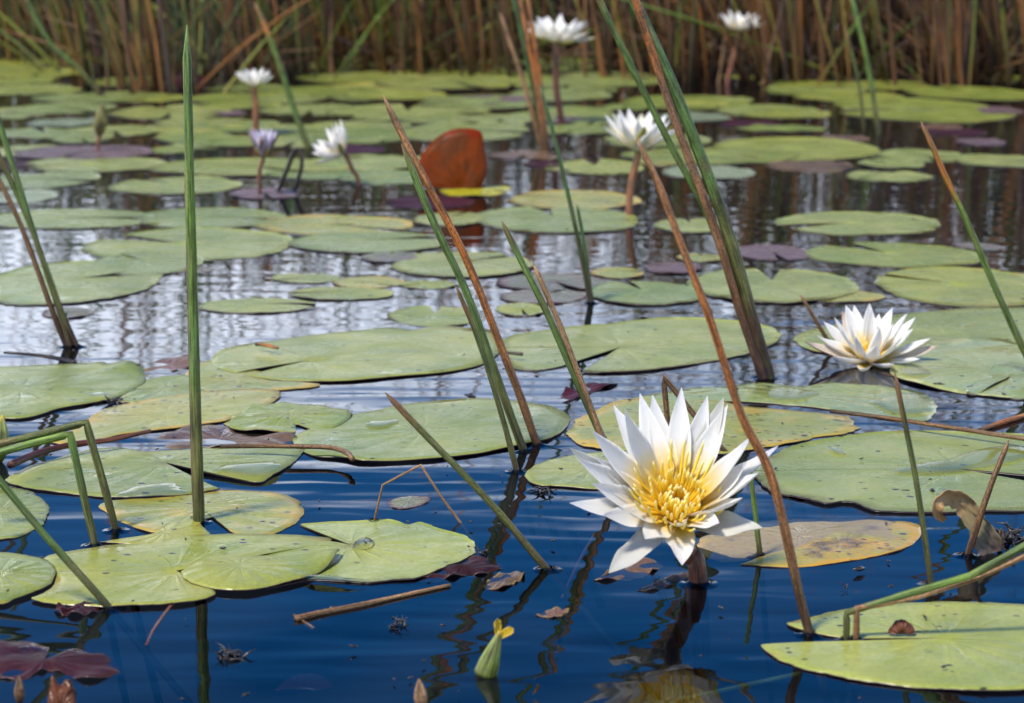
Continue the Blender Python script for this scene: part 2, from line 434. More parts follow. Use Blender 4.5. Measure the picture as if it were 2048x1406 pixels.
# ------------------------------------------------------------------ water, pond bed, bank
wm = bpy.data.materials.new('pond_water')
wm.use_nodes = True
nd, lk = wm.node_tree.nodes, wm.node_tree.links
for n in list(nd): nd.remove(n)
out = nd.new('ShaderNodeOutputMaterial')
gl = N(nd, 'ShaderNodeBsdfGlossy', Roughness=0.006); gl.inputs['Color'].default_value = (0.88, 0.92, 1, 1)
trn = nd.new('ShaderNodeBsdfTransparent'); trn.inputs['Color'].default_value = (0.42, 0.47, 0.56, 1)
fr = N(nd, 'ShaderNodeFresnel', IOR=1.333)
mx = nd.new('ShaderNodeMixShader')
lk.new(fr.outputs[0], mx.inputs[0]); lk.new(trn.outputs[0], mx.inputs[1]); lk.new(gl.outputs[0], mx.inputs[2])
lk.new(mx.outputs[0], out.inputs['Surface'])
def wnoise(scale, stretch, detail, off):
    return pos_noise(nd, lk, scale, detail, 0.5, stretch, off)
h1 = wnoise(1.0, (6, 19, 1), 1, 0.0)        # slow swell, crests across the view
h2 = wnoise(1.0, (9, 27, 1), 1, 3.7)       # ripples of a few centimetres
patch = wnoise(1.0, (1.3, 2.2, 1), 2, 8.0)  # breeze patches
pr = ramp(nd, lk, patch, [(0.38, 0.25), (0.62, 1.0)])
h2m = N(nd, 'ShaderNodeMath', operation='MULTIPLY'); lk.new(h2, h2m.inputs[0]); lk.new(pr, h2m.inputs[1])
hs_ = N(nd, 'ShaderNodeMath', operation='MULTIPLY_ADD'); lk.new(h2m.outputs[0], hs_.inputs[0]); hs_.inputs[1].default_value = 0.85; lk.new(h1, hs_.inputs[2])
wb = N(nd, 'ShaderNodeBump', Strength=1.0, Distance=0.0010); lk.new(hs_.outputs[0], wb.inputs['Height'])
lk.new(wb.outputs[0], gl.inputs['Normal']); lk.new(wb.outputs[0], fr.inputs['Normal'])
WATER = wm
me = make_mesh('water', [(-40, -30, 0), (40, -30, 0), (40, 14, 0), (-40, 14, 0)], [(0, 1, 2, 3)], WATER, smooth=False)
tag(obj('water', me), kind='structure')

bm_, bnd, blk, bp_ = new_mat('pond_mud')
blk.new(mixc(bnd, blk, pos_noise(bnd, blk, 6, 5), (0.006, 0.008, 0.012), (0.016, 0.017, 0.02)), bp_.inputs['Base Color'])
bp_.inputs['Roughness'].default_value = 0.9
V, F = [], []
nx, ny = 40, 30
for j in range(ny + 1):
    for i in range(nx + 1):
        x, y = -60 + 120 * i / nx, -40 + 62 * j / ny
        V.append((x, y, -0.55 + 0.06 * mnoise.noise(Vector((x * 0.3, y * 0.3, 0)))))
for j in range(ny):
    for i in range(nx):
        a = j * (nx + 1) + i
        F.append((a, a + 1, a + nx + 2, a + nx + 1))
tag(obj('pond_bed', make_mesh('pond_bed', V, F, bm_)), kind='structure')

gm_, gnd, glk, gp_ = new_mat('bank_earth')
glk.new(mixc(gnd, glk, pos_noise(gnd, glk, 5, 5), (0.035, 0.028, 0.015), (0.07, 0.06, 0.025)), gp_.inputs['Base Color'])
gp_.inputs['Roughness'].default_value = 0.95
V, F = [], []
ys = [9.6, 10.2, 11, 12, 14, 18, 30, 80, 300, 900]
zs = [-0.6, -0.12, 0.06, 0.12, 0.16, 0.2, 0.25, 0.3, 0.3, 0.3]
xs = [-900, -200, -60, -30] + [-20 + 2 * i for i in range(21)] + [30, 60, 200, 900]
for y, z in zip(ys, zs):
    for x in xs:
        V.append((x, y + 0.4 * mnoise.noise(Vector((x * 0.5, y, 3))), z + 0.04 * mnoise.noise(Vector((x, y, 0)))))
nx = len(xs)
for j in range(len(ys) - 1):
    for i in range(nx - 1):
        a = j * nx + i
        F.append((a, a + 1, a + nx + 1, a + nx))
tag(obj('bank', make_mesh('bank', V, F, gm_)), kind='structure')

# ------------------------------------------------------------------ lily pads
def pad_object(name, outline, apex, closed, z, kind, wave=0.00045, curl=0.0, curl_at=None, seed=0, rings=9, sub=7, jag=0.016, dip=0.0, thick=0.0009):
    """outline: world (x, y) points round the rim; apex: where the stalk meets the blade"""
    ap = Vector((apex[0], apex[1], 0))
    pts = [Vector((p[0], p[1], 0)) for p in outline]
    if closed:
        pts = pts + [pts[0].copy()]
    rim = catmull(pts, sub)
    if closed: rim = rim[:-1]
    n = len(rim)
    mean = sum((p - ap).length for p in rim) / n
    cen = sum(rim, Vector()) / n
    rv = random.Random(seed * 7919 + 13)
    ox = rv.uniform(0, 50)
    V, A = [], []
    rs = [0.0] + [((k + 1) / rings) ** 0.85 for k in range(rings)]
    ang = []
    for i, p in enumerate(rim):
        d = p - ap
        ang.append(math.atan2(d.y, d.x))
    def height(rr, i, x, y):
        a = ang[i]
        h = wave * 1.6 * mnoise.noise(Vector((x / mean * 1.7 + ox, y / mean * 1.7, 0.3)))
        h += wave * (rr ** 3) * 1.4 * mnoise.noise(Vector((math.cos(a) * 2.6 + ox, math.sin(a) * 2.6, 4.2)))
        if curl:
            cv = mnoise.noise(Vector((math.cos(a) * 1.5 + ox, math.sin(a) * 1.5, 9.1))) * 1.6
            h += 0.4 * curl * (rr ** 7) * max(0.0, cv)
        h -= 0.55 * max(0.0, z - 0.0006) * rr ** 4
        if curl_at:
            for ca, wdt, amt in curl_at:
                dd = abs((a - ca + math.pi) % (2 * math.pi) - math.pi)
                h += amt * (rr ** 5) * math.exp(-(dd / wdt) ** 2)
        h -= dip * (rr ** 4)
        h += 0.0006 * (1 - rr)          # a slight rise at the stalk
        return h
    V.append((ap.x, ap.y, z + height(0, 0, ap.x, ap.y))); A.append((0, 0, 0))
    for k in range(1, len(rs)):
        rr = rs[k]
        for i, p in enumerate(rim):
            a = ang[i]
            j = 1 + jag * (rr ** 4) * (mnoise.noise(Vector((p.x / mean * 5 + ox, p.y / mean * 5, 0))) + 0.7 * mnoise.noise(Vector((p.x / mean * 14 + ox, p.y / mean * 14, 2))) + 0.5 * mnoise.noise(Vector((p.x / mean * 34 + ox, p.y / mean * 34, 5))) - 1.6 * max(0.0, mnoise.noise(Vector((p.x / mean * 9 + ox, p.y / mean * 9, 8))) - 0.45))
            q = ap + (p - ap) * (rr * j)
            V.append((q.x, q.y, z + height(rr, i, q.x, q.y))); A.append((a, rr, 0))
    F, FM = [], []
    top = len(V)
    def idx(k, i): return 1 + (k - 1) * n + (i % n)
    m = n if closed else n - 1
    for i in range(m):
        F.append((0, idx(1, i), idx(1, i + 1)))
        for k in range(1, len(rs) - 1):
            F.append((idx(k, i), idx(k + 1, i), idx(k + 1, i + 1), idx(k, i + 1)))
    # orientation up
    f = F[0]
    nz = (Vector(V[f[1]]) - Vector(V[f[0]])).cross(Vector(V[f[2]]) - Vector(V[f[0]])).z
    if nz < 0: F = [tuple(reversed(q)) for q in F]
    FM = [0] * len(F)
    nf = len(F)
    for v in list(V): V.append((v[0], v[1], v[2] - thick))
    A += A
    for q in F[:nf]:
        F.append(tuple(top + x for x in reversed(q))); FM.append(1)
    last = len(rs) - 1
    for i in range(m):
        F.append((idx(last, i), idx(last, i + 1), top + idx(last, i + 1), top + idx(last, i))); FM.append(1)
    if not closed:
        for i in (0, n - 1):
            F.append((0, idx(1, i), top + idx(1, i), top)); FM.append(1)
            for k in range(1, last):
                F.append((idx(k, i), idx(k + 1, i), top + idx(k + 1, i), top + idx(k, i))); FM.append(1)
    V = [(v[0] - cen.x, v[1] - cen.y, v[2] - z) for v in V]
    me = make_mesh(name, V, F, [PM[kind], um], {'puv': A}, FM)
    return obj(name, me, None, (cen.x, cen.y, z))

GREEN_GROUP = None
def pad_poly(px, apex, kind, label, closed=True, lvl=1, z=None, cat='lily pad', name='lily_pad', group=None, **kw):
    zz = z if z is not None else 0.0006 + lvl * 0.0006
    o = pad_object(name, [W(x, y, 0).xy for x, y in px], W(apex[0], apex[1], 0).xy, closed, zz, kind, seed=int(px[0][0] * 3 + px[0][1]), **kw)
    return tag(o, label, cat, group)

pad_poly([(1700,1280),(1640,1272),(1590,1260),(1575,1250),(1610,1240),(1660,1227),(1720,1218),(1800,1211),(1900,1209),(2000,1210),(2090,1215),(2150,1235),(2180,1280),(2160,1330),(2110,1365),(2050,1384),(1960,1387),(1880,1382),(1800,1375),(1720,1364),(1650,1350),(1590,1335),(1552,1317),(1525,1292),(1600,1291),(1700,1286)],
         (1890, 1284), 'fresh', 'big pale green lily pad with a brown flap of leaf standing in its slit', closed=False, lvl=2, curl=0.003)
pad_poly([(1393,1090),(1420,1062),(1480,1046),(1560,1036),(1640,1036),(1740,1036),(1800,1042),(1840,1056),(1835,1075),(1700,1095),(1600,1105),(1520,1116),(1450,1122),(1410,1110)],
         (1600, 1075), 'tan', 'sunken tan lily pad with purple blotches beside the large white flower', z=0.0007, wave=0.0009, dip=0.001)
pad_poly([(1483,1130),(1530,1114),(1600,1097),(1640,1077),(1680,1057),(1740,1044),(1810,1043),(1842,1056),(1836,1080),(1800,1102),(1740,1116),(1680,1126),(1600,1135),(1540,1135)],
         (1680, 1092), 'orange', 'orange yellow decaying lily pad lapping over the sunken tan pad', z=0.0016, wave=0.0007)
pad_poly([(2150,965),(2160,930),(2120,890),(2048,872),(1960,868),(1860,864),(1760,866),(1700,873),(1640,885),(1580,898),(1540,915),(1512,940),(1515,965),(1545,985),(1580,996),(1620,1002),(1652,1012),(1682,1009),(1720,1014),(1762,1026),(1850,1028),(1950,1026),(2050,1024),(2120,1010),(2155,985)],
         (1915, 944), 'green', 'broad green lily pad with black flecks behind the dry curled leaf', closed=False, lvl=3, curl=0.004, jag=0.02)
pad_poly([(1048,955),(1060,940),(1090,925),(1130,915),(1180,908),(1260,905),(1310,925),(1300,955),(1250,976),(1180,980),(1120,975),(1070,972)],
         (1180, 942), 'green', 'green lily pad partly hidden behind the left petals of the large white flower', lvl=2)
pad_poly([(1135,870),(1150,845),(1185,825),(1240,802),(1330,793),(1440,805),(1500,815),(1560,820),(1640,828),(1695,838),(1714,853),(1700,867),(1640,875),(1570,890),(1480,905),(1400,912),(1300,910),(1200,898),(1150,887)],
         (1420, 850), 'yellow', 'yellowing lily pad with orange rim directly behind the large white flower', lvl=1, jag=0.03)
pad_poly([(1270,797),(1330,786),(1400,778),(1455,777),(1520,768),(1600,776),(1650,767),(1720,770),(1790,776),(1850,790),(1873,815),(1865,835),(1840,845),(1760,838),(1680,824),(1600,813),(1500,806),(1400,803),(1320,803)],
         (1600, 795), 'pale', 'pale wet lily pad under films of water below the floating flower', lvl=2, jag=0.02)
pad_poly([(1690,845),(1740,835),(1810,838),(1845,850),(1830,864),(1780,870),(1720,868),(1695,858)], (1770, 853), 'murk', 'bluish sunken lily pad beneath a fallen brown stem', z=-0.006)
pad_poly([(1585,680),(1600,668),(1650,655),(1750,640),(1850,625),(1950,617),(2060,615),(2150,640),(2160,700),(2100,740),(1980,745),(1850,735),(1760,715),(1700,712),(1640,706),(1605,695)],
         (1900, 680), 'green', 'large green lily pad behind the floating white flower', lvl=1, curl=0.003)
pad_poly([(1775,735),(1800,716),(1850,699),(1900,691),(1960,684),(2010,685),(2060,700),(2120,730),(2120,780),(2060,797),(2000,797),(1930,789),(1870,779),(1810,765),(1785,752)],
         (1980, 745), 'pale', 'pale green lily pad with a cream rim right of the floating flower', lvl=4, wave=0.002, curl_at=[(R(110), 0.6, 0.007)])
pad_poly([(1975,770),(1955,792),(1932,787),(1960,765),(2000,737),(2048,728),(2100,742),(2120,775),(2070,797),(2025,800),(2005,785)],
         (2020, 762), 'pale', 'small glossy wet folded lily pad lobe on the cream rimmed pad', closed=False, lvl=7, wave=0.0022, curl=0.006)
pad_poly([(1165,746),(1200,748),(1280,744),(1340,738),(1400,728),(1440,722),(1500,708),(1530,698),(1555,682),(1560,668),(1540,655),(1500,645),(1420,640),(1330,638),(1250,645),(1150,655),(1070,665),(1020,676),(1002,690),(1003,715),(1020,735),(1060,743),(1120,735),(1152,722)],
         (1240, 699), 'green', 'wide green lily pad with a split side at the foot of the tall paired reeds', closed=False, lvl=2, curl=0.003, jag=0.02)
pad_poly([(470,749),(440,742),(425,728),(430,710),(450,700),(500,690),(560,682),(640,672),(720,663),(780,657),(830,663),(880,655),(940,658),(990,668),(1007,690),(990,715),(950,735),(880,748),(800,755),(720,763),(640,766),(560,764),(520,759),(495,755)],
         (620, 728), 'green', 'wide oval green lily pad with a short yellow twig on its rim', closed=False, lvl=4, jag=0.008)
pad_poly([(586,882),(600,868),(640,855),(680,840),(705,832),(760,822),(780,815),(830,808),(900,803),(960,800),(1020,803),(1080,810),(1120,822),(1140,838),(1130,860),(1100,880),(1060,890),(1010,900),(960,910),(900,918),(830,924),(735,927),(690,920),(640,917),(610,908),(590,897)],
         (850, 866), 'green', 'oval green lily pad at the feet of the three slanting reeds', lvl=3, curl=0.003, jag=0.008)
pad_poly([(447,850),(460,838),(500,820),(540,811),(580,808),(620,810),(655,815),(690,820),(703,830),(695,845),(670,860),(640,866),(610,857),(592,852),(590,866),(560,868),(520,867),(480,866),(455,858)],
         (575, 838), 'lime', 'small spotted lily pad with a ragged lower rim', lvl=4, wave=0.002, jag=0.02)
pad_poly([(100,885),(150,860),(190,830),(230,815),(280,805),(330,795),(400,785),(460,782),(520,780),(557,785),(555,800),(530,815),(480,830),(450,844),(400,852),(330,861),(250,870),(200,882),(140,893)],
         (330, 835), 'yellow', 'long yellow green spotted lily pad crossed by the tall spike reed', lvl=2, jag=0.02)
pad_poly([(365,765),(380,740),(420,722),(470,722),(520,745),(600,765),(640,770),(620,777),(560,782),(500,786),(420,790),(380,784)],
         (470, 760), 'yellow', 'yellow lily pad tucked beneath the twig bearing oval pad', lvl=1)
pad_poly([(235,805),(250,780),(290,762),(340,754),(395,754),(425,772),(405,788),(340,799),(290,806)], (330, 780), 'green', 'small green lily pad squeezed between the spike reed and the wide folded pad', lvl=1)
pad_poly([(-150,780),(-100,750),(0,738),(80,733),(170,730),(205,727),(225,735),(250,742),(285,750),(292,765),(270,780),(230,800),(180,810),(120,820),(60,838),(0,841),(-80,841),(-140,815)],
         (40, 785), 'green', 'wide smooth green lily pad with a lifted corner and black scraps on its rim', lvl=4, curl=0.004, curl_at=[(R(48), 0.2, 0.008)])
pad_poly([(440,984),(400,990),(350,996),(280,999),(220,998),(150,991),(80,984),(40,976),(12,967),(30,955),(60,940),(100,925),(150,910),(200,902),(250,900),(300,906),(350,905),(420,900),(500,897),(560,895),(602,891),(605,905),(590,925),(560,945),(520,968),(480,962),(430,953),(400,947)],
         (330, 935), 'green', 'deeply split green lily pad holding films of water beside the bent reeds', closed=False, lvl=4, curl=0.004, wave=0.0008)
pad_poly([(-120,1030),(-90,990),(0,975),(40,980),(70,990),(97,1015),(95,1035),(85,1052),(60,1065),(30,1078),(-40,1078),(-100,1060)], (0, 1028), 'green', 'green lily pad with a toothed rim behind a slanting green reed', lvl=2, jag=0.035)
pad_poly([(195,1015),(215,1005),(260,1000),(330,995),(400,990),(440,982),(500,983),(550,988),(590,1000),(606,1020),(600,1040),(570,1060),(520,1076),(470,1069),(455,1056),(468,1042),(430,1036),(405,1046),(380,1062),(300,1066),(260,1052),(225,1036)],
         (400, 1018), 'yellow', 'bright yellow spotted lily pad at the foot of the tall spike reed', lvl=1, jag=0.02)
pad_poly([(200,1087),(250,1081),(300,1072),(340,1052),(390,1043),(410,1060),(420,1076),(380,1086),(300,1092)], (330, 1072), 'lime', 'narrow yellow green pad edge under the yellow spotted pad', lvl=2)
pad_poly([(430,1128),(500,1116),(600,1101),(652,1091),(662,1080),(620,1075),(540,1074),(440,1073),(380,1075),(300,1086),(200,1098),(130,1108),(90,1120),(100,1140),(112,1160),(95,1188),(62,1204),(120,1214),(200,1219),(260,1218),(340,1213),(400,1205),(430,1192),(420,1175)],
         (352, 1148), 'lime', 'big yellow green split lily pad with black spots near the dark red leaves', closed=False, lvl=3, curl=0.004, wave=0.0008)
pad_poly([(362,1152),(400,1131),(450,1122),(540,1120),(620,1120),(677,1117),(660,1140),(620,1160),(560,1176),(500,1188),(440,1187),(390,1177),(370,1166)],
         (480, 1150), 'lime', 'pointed yellow green lobe with dark scratches overlapping its neighbour pad', lvl=9, curl_at=[(R(25), 0.25, 0.005)])
pad_poly([(652,1073),(615,1058),(602,1050),(650,1046),(740,1044),(780,1042),(815,1052),(840,1047),(880,1060),(930,1075),(950,1090),(945,1110),(920,1125),(880,1140),(840,1158),(790,1163),(740,1167),(700,1166),(620,1162),(540,1176),(480,1178),(470,1155),(520,1120),(570,1100),(620,1087),(660,1086)],
         (702, 1097), 'fresh', 'round fresh green lily pad with a clear water bead at its slit', closed=False, lvl=2, curl=0.003)
pad_poly([(-120,1165),(-80,1125),(0,1112),(60,1118),(100,1130),(112,1150),(100,1175),(70,1190),(30,1203),(0,1214),(-80,1205)], (0, 1160), 'lime', 'smooth lime green lily pad tucked against the big split pad', lvl=6)
pad_poly([(480,795),(520,785),(560,783),(600,785),(645,800),(640,815),(600,818),(540,812),(500,808)], (560, 800), 'tan', 'sunken orange tan leaf beneath the small spotted pad', z=-0.003)
pad_poly([(300,880),(360,862),(420,855),(500,862),(560,868),(592,880),(560,895),(480,898),(380,900),(310,896)], (440, 880), 'litter', 'brown slimy rotting leaf between the long yellow pad and split pad', z=0.001, wave=0.003, jag=0.05)
pad_poly([(285,735),(320,722),(380,713),(400,720),(380,735),(330,745),(295,748)], (340, 732), 'litter', 'glistening brown rotted scrap beside the spike reed', z=0.0004, wave=0.002, jag=0.06)
pad_poly([(1110,800),(1140,780),(1170,770),(1235,768),(1200,780),(1160,795),(1125,806)], (1165, 784), 'crimson', 'purple brown half sunk leaf behind the green slanting reed', z=0.0008, wave=0.003)
pad_poly([(775,1005),(795,997),(830,993),(860,996),(850,1008),(815,1018),(785,1016)], (815, 1006), 'greypurple', 'lone grey floating leaf scrap in open blue water', lvl=0)

# middle and far pads: centre, half width, half height in pixels, colour, slit direction (None = any)
LBL = {
 'green': ('round grey green lily pad floating in the middle water', 'grey green pads of the middle water'),
 'grey': ('dull grey lily pad floating in the middle water', 'dull grey pads of the middle water'),
 'lime': ('light yellow green lily pad floating in the middle water', 'yellow green pads of the middle water'),
 'yellow': ('yellow withering lily pad floating in the middle water', 'yellow pads of the middle water'),
 'purple': ('mauve purple lily pad floating in the middle water', 'mauve pads of the middle water'),
 'greypurple': ('brownish mauve lily pad floating in the middle water', 'brownish pads of the middle water'),
}
FAR = {
 'green': ('small green lily pad in the far carpet before the reed bed', 'green pads before the reed bed'),
 'grey': ('small grey lily pad in the far carpet before the reed bed', 'grey pads before the reed bed'),
 'farlime': ('small lime green lily pad in the far carpet before the reed bed', 'lime pads before the reed bed'),
 'lime': ('small lime green lily pad in the far carpet before the reed bed', 'lime pads before the reed bed'),
 'yellow': ('small yellow lily pad in the far carpet before the reed bed', 'yellow pads before the reed bed'),
 'purple': ('small purple lily pad in the far carpet before the reed bed', 'purple pads before the reed bed'),
 'greypurple': ('small brownish lily pad in the far carpet before the reed bed', 'mauve pads before the reed bed'),
 'crimson': ('dark crimson leaf in the far carpet of pads', 'crimson leaves among the far pads'),
 'litter': ('brown rotting leaf in the far carpet of pads', 'rotting leaves among the far pads'),
}
E = [
 (868,633,90,21,'lime',90,'spotted lily pad with an open notch behind the wide oval pad'),
 (1042,620,50,13,'lime',None,'tiny spotted lily pad behind the slanting green reed'),
 (1085,594,85,15,'greypurple',60),(1105,566,117,16,'greypurple',-70),
 (1290,588,110,25,'green',110),(1545,572,176,33,'green',85,'broad grey green lily pad with a cream crease beside the tall paired reeds'),
 (1680,594,92,11,'yellow',None,'narrow yellow lily pad above the floating white flower'),
 (1930,573,175,41,'lime',None,'broad mottled lily pad with a lime streak behind the orange tipped reed'),
 (1786,511,170,26,'lime',120,'round split lily pad below the smooth lens shaped pad'),
 (1542,507,75,17,'purple',-80,'mauve purple lily pad with a notch in its lower rim'),
 (1345,537,55,12,'purple',None,'small mauve lily pad beside the yellow drowned leaf'),
 (1380,453,75,13,'green',None),(1717,447,168,23,'green',200,'smooth lens shaped lily pad alone on dark rippled water'),
 (1957,494,48,8,'greypurple',None),(1235,547,55,10,'yellow',None),(1400,517,45,8,'yellow',None),
 (922,530,146,25,'green',None),(782,516,62,10,'greypurple',90),(612,557,72,10,'green',None),
 (737,566,72,11,'yellow',None,'small yellow green lily pad touching its dull neighbour'),(855,571,56,8,'lime',None),
 (682,589,103,13,'lime',180),(515,613,115,15,'green',0),(735,486,150,22,'green',20),
 (665,450,160,20,'yellow',None,'yellow edged lily pad between the folded red leaf and the spike reed'),
 (380,490,215,33,'green',150,'very wide grey green lily pad behind the tall spike reed'),(420,437,152,21,'green',None),(140,439,168,20,'green',0),
 (140,565,180,45,'green',30,'large grey green lily pad behind the leaning trio of reeds'),(295,528,110,26,'green',None),
 (375,540,55,8,'greypurple',None),(135,627,53,10,'greypurple',None,'small round brown lily pad at the leaning trio of reeds'),(-10,572,38,15,'green',None),
 (1150,401,140,18,'yellow',None),(1110,440,165,27,'green',100,'wide ragged lily pad in front of the folded red leaf'),(898,440,70,20,'green',None),
 (950,381,72,13,'bright',60,'bright lime lily pad at the foot of the folded red leaf'),
 (1190,335,102,15,'lime',90),(1418,346,92,14,'grey',None),(1420,312,180,17,'lime',None),(1590,298,160,25,'farlime',None),
 (1782,329,62,12,'green',120),(1777,353,85,11,'green',None),(1995,322,88,18,'green',None),(1845,312,85,14,'green',None),
 (1840,221,185,25,'farlime',180),(1940,187,130,18,'farlime',None),(1700,195,108,15,'farlime',None),(1752,170,103,9,'farlime',None),
 (2030,160,60,9,'farlime',None),(1370,205,125,16,'farlime',None),(1570,227,95,11,'farlime',None),(1390,235,70,12,'grey',None),
 (1560,258,90,7,'yellow',None),(1310,281,118,13,'green',None),(1220,160,120,18,'green',None),(1120,190,105,15,'green',None),
 (1150,222,75,13,'farlime',None),(1200,243,65,10,'farlime',None),(960,205,120,17,'green',None),(815,225,165,17,'green',None),
 (620,220,100,15,'green',None),(885,239,85,10,'green',None),(690,270,140,22,'farlime',None),(920,266,140,17,'green',None),
 (900,165,150,15,'green',None),(760,177,110,14,'yellow',None),(700,155,110,14,'farlime',None),(1020,163,60,12,'green',None),
 (870,143,90,8,'farlime',None),(790,191,110,10,'farlime',None),(500,335,190,18,'lime',None),(740,325,135,16,'green',None),
 (775,356,100,14,'green',None),(640,348,110,12,'yellow',None),(350,372,137,17,'green',130),(190,330,155,14,'green',None),
 (170,307,140,15,'purple',None),(50,302,80,14,'green',None),(90,359,112,18,'green',None),(40,394,76,18,'grey',None),
 (225,263,95,12,'green',None),(130,246,75,8,'grey',None),(345,302,45,8,'farlime',None),(440,251,130,13,'green',None),
 (340,225,120,15,'green',None),(120,218,110,11,'green',None),(60,178,82,22,'green',None),(200,195,130,11,'green',None),
 (460,197,85,10,'farlime',None),(200,112,130,9,'farlime',None),(70,125,90,13,'farlime',None),(310,160,90,8,'green',None),
 (460,284,80,14,'farlime',None),(458,227,36,6,'purple',None),(560,260,70,11,'green',None),(30,230,60,9,'green',None),
 (400,290,60,10,'green',None),(1000,240,70,9,'green',None),(530,388,68,13,'purple',None,'mauve lily pad under the lilac cup flower'),
 (1620,332,85,14,'litter',None),(1050,312,75,8,'litter',None),(1690,278,50,9,'litter',None),(1910,265,60,9,'crimson',None),
 (1085,330,40,8,'crimson',None),(1500,250,60,9,'crimson',None),(700,300,70,10,'crimson',None),(1960,285,50,7,'purple',None),
 (50,330,60,12,'crimson',None),(860,405,90,13,'crimson',None,'dark crimson sunken leaf before the folded red leaf'),
 (1250,215,50,9,'yellow',None),(1330,325,60,8,'yellow',None),(660,135,60,8,'farlime',None),(1010,125,60,6,'green',None),
 (1880,255,45,7,'litter',None),(1100,128,60,7,'farlime',None),(560,190,60,9,'farlime',None),(1480,155,40,6,'farlime',None),
 (40,100,70,8,'farlime',None),(330,100,80,7,'farlime',None),(860,100,60,6,'farlime',None),(1430,110,60,6,'farlime',None),
]
OWN = {
 (1290,588): 'grey green lily pad at the foot of the slender dark green reed', (1380,453): 'small oval grey green pad behind the long orange brown reed',
 (922,530): 'oval grey green pad crossed by the long orange dead reed', (612,557): 'small oval grey green pad beside the small yellow green pad',
 (515,613): 'slim grey green pad with an open slit beside the tall spike', (735,486): 'split grey green pad below the yellow edged pad',
 (420,437): 'wide grey green pad just behind the very wide pad at the spike', (140,439): 'wide flat grey green pad beyond the leaning trio of reeds',
 (295,528): 'grey green pad tucked under the very wide pad', (-10,572): 'grey green pad lapping over the large pad behind the trio',
 (898,440): 'ragged grey green pad touching the wide ragged pad at the red leaf', (1085,594): 'brownish lily pad between the tiny spotted pad and a mauve one',
 (1105,566): 'long brownish mauve lily pad crossed by the short tan reed', (1957,494): 'thin brownish pad peeping out beside the round split pad',
 (782,516): 'small brownish notched pad touching the oval pad at the orange reed', (375,540): 'small pinkish brown pad behind the tall spike reed',
 (855,571): 'small flat lime pad touching the small yellow green pad', (682,589): 'slim lime pad in front of the small yellow green pad',
 (1235,547): 'small yellow drowned leaf beside the slender dark green reed', (1400,517): 'small yellow leaf beside the mauve pad at the thick reeds',
 (1150,401): 'yellow stained lily pad behind the wide ragged pad', (1190,335): 'lime lily pad with an open notch between the slender dark reed and a flower',
}
MARKS = [(200,250,'the closed olive bud'),(520,330,'the lilac cup flower'),(508,160,'the pink stalked flower'),(690,310,'the nodding flower'),(905,320,'the folded red leaf'),
 (1085,250,'the far clump of stems'),(1275,290,'the olive sepalled flower'),(1745,210,'the bright green thin reed'),(1900,330,'the orange tipped reed'),(1470,130,'the smallest flower'),
 (1115,130,'the wine stalked flower'),(120,120,'the slanting green stem'),(20,320,'the leaning trio of reeds'),(380,160,'the standing crimson leaf'),(1430,330,'the paired thick reeds'),(600,240,'the orange tipped stem'),(2000,180,'the drier reeds')]
def near_mark(x, y):
    return min(MARKS, key=lambda m: (m[0] - x) ** 2 + ((m[1] - y) * 2.2) ** 2)[2]
rp = random.Random(5)
for k in range(66):
    row = rp.uniform(120, 285)
    xx = rp.uniform(-40, 2088) if row < 235 else rp.uniform(-40, 1180)
    if xx > 1260 and (row < 165 or row > 225): continue
    E.append((xx, row, rp.uniform(45, 120), rp.uniform(7, 13), rp.choice(['green', 'farlime', 'farlime', 'green', 'farlime', 'lime', 'purple'] if k % 2 else ['green', 'farlime']), None))
for i, e in enumerate(E):
    cx, cy, w, h, kind, nt = e[:6]
    if kind == 'yellow' and cy < 430 and i % 3: kind = 'farlime'
    c = W(cx, cy)
    rx = w / pxm(c)
    ry = max(0.6 * rx, min(1.5 * rx, (W(cx, cy - h).y - W(cx, cy + h).y) / 2))
    na = R(nt if nt is not None else rp.uniform(0, 360))
    hw = R(rp.uniform(3, 7)) if nt is None else R(rp.uniform(6, 12))
    K = 26 if cy > 400 else 18
    wob = rp.uniform(0.02, 0.06); ph = rp.uniform(0, 6)
    ol = []
    for k in range(K + 1):
        th = na + hw + (2 * math.pi - 2 * hw) * k / K
        f = 1 + wob * math.sin(2 * th + ph) + 0.5 * wob * math.sin(5 * th + 2 * ph) + rp.uniform(-0.012, 0.012)
        ol.append((c.x + rx * f * math.cos(th), c.y + ry * f * math.sin(th)))
    ap = (c.x + rx * 0.12 * math.cos(na), c.y + ry * 0.12 * math.sin(na))
    far = cy < 400
    nm = 'floating_leaf' if kind in ('litter', 'crimson') else 'lily_pad'
    z = 0.0009 + 0.0005 * (i % 6)
    if kind in ('litter',): z = 0.0012
    o = pad_object(nm, ol, ap, False, z, kind, wave=0.0014 if far else 0.0006, curl=0.002 if rp.random() < 0.5 else 0.0, seed=100 + i,
                   rings=5 if far else 7, sub=3 if far else 4, jag=0.035)
    if (cx, cy) in OWN: tag(o, OWN[(cx, cy)], 'lily pad')
    elif len(e) > 6: tag(o, e[6], 'leaf' if nm == 'floating_leaf' else 'lily pad')
    else:
        l = (FAR if far else LBL)[kind]
        if far:
            mk = near_mark(cx, cy)
            l = (l[0].split(' in the far')[0] + ' in the far pads around ' + mk, l[1] + ' around ' + mk)
        tag(o, l[0], 'leaf' if nm == 'floating_leaf' else 'lily pad', l[1])

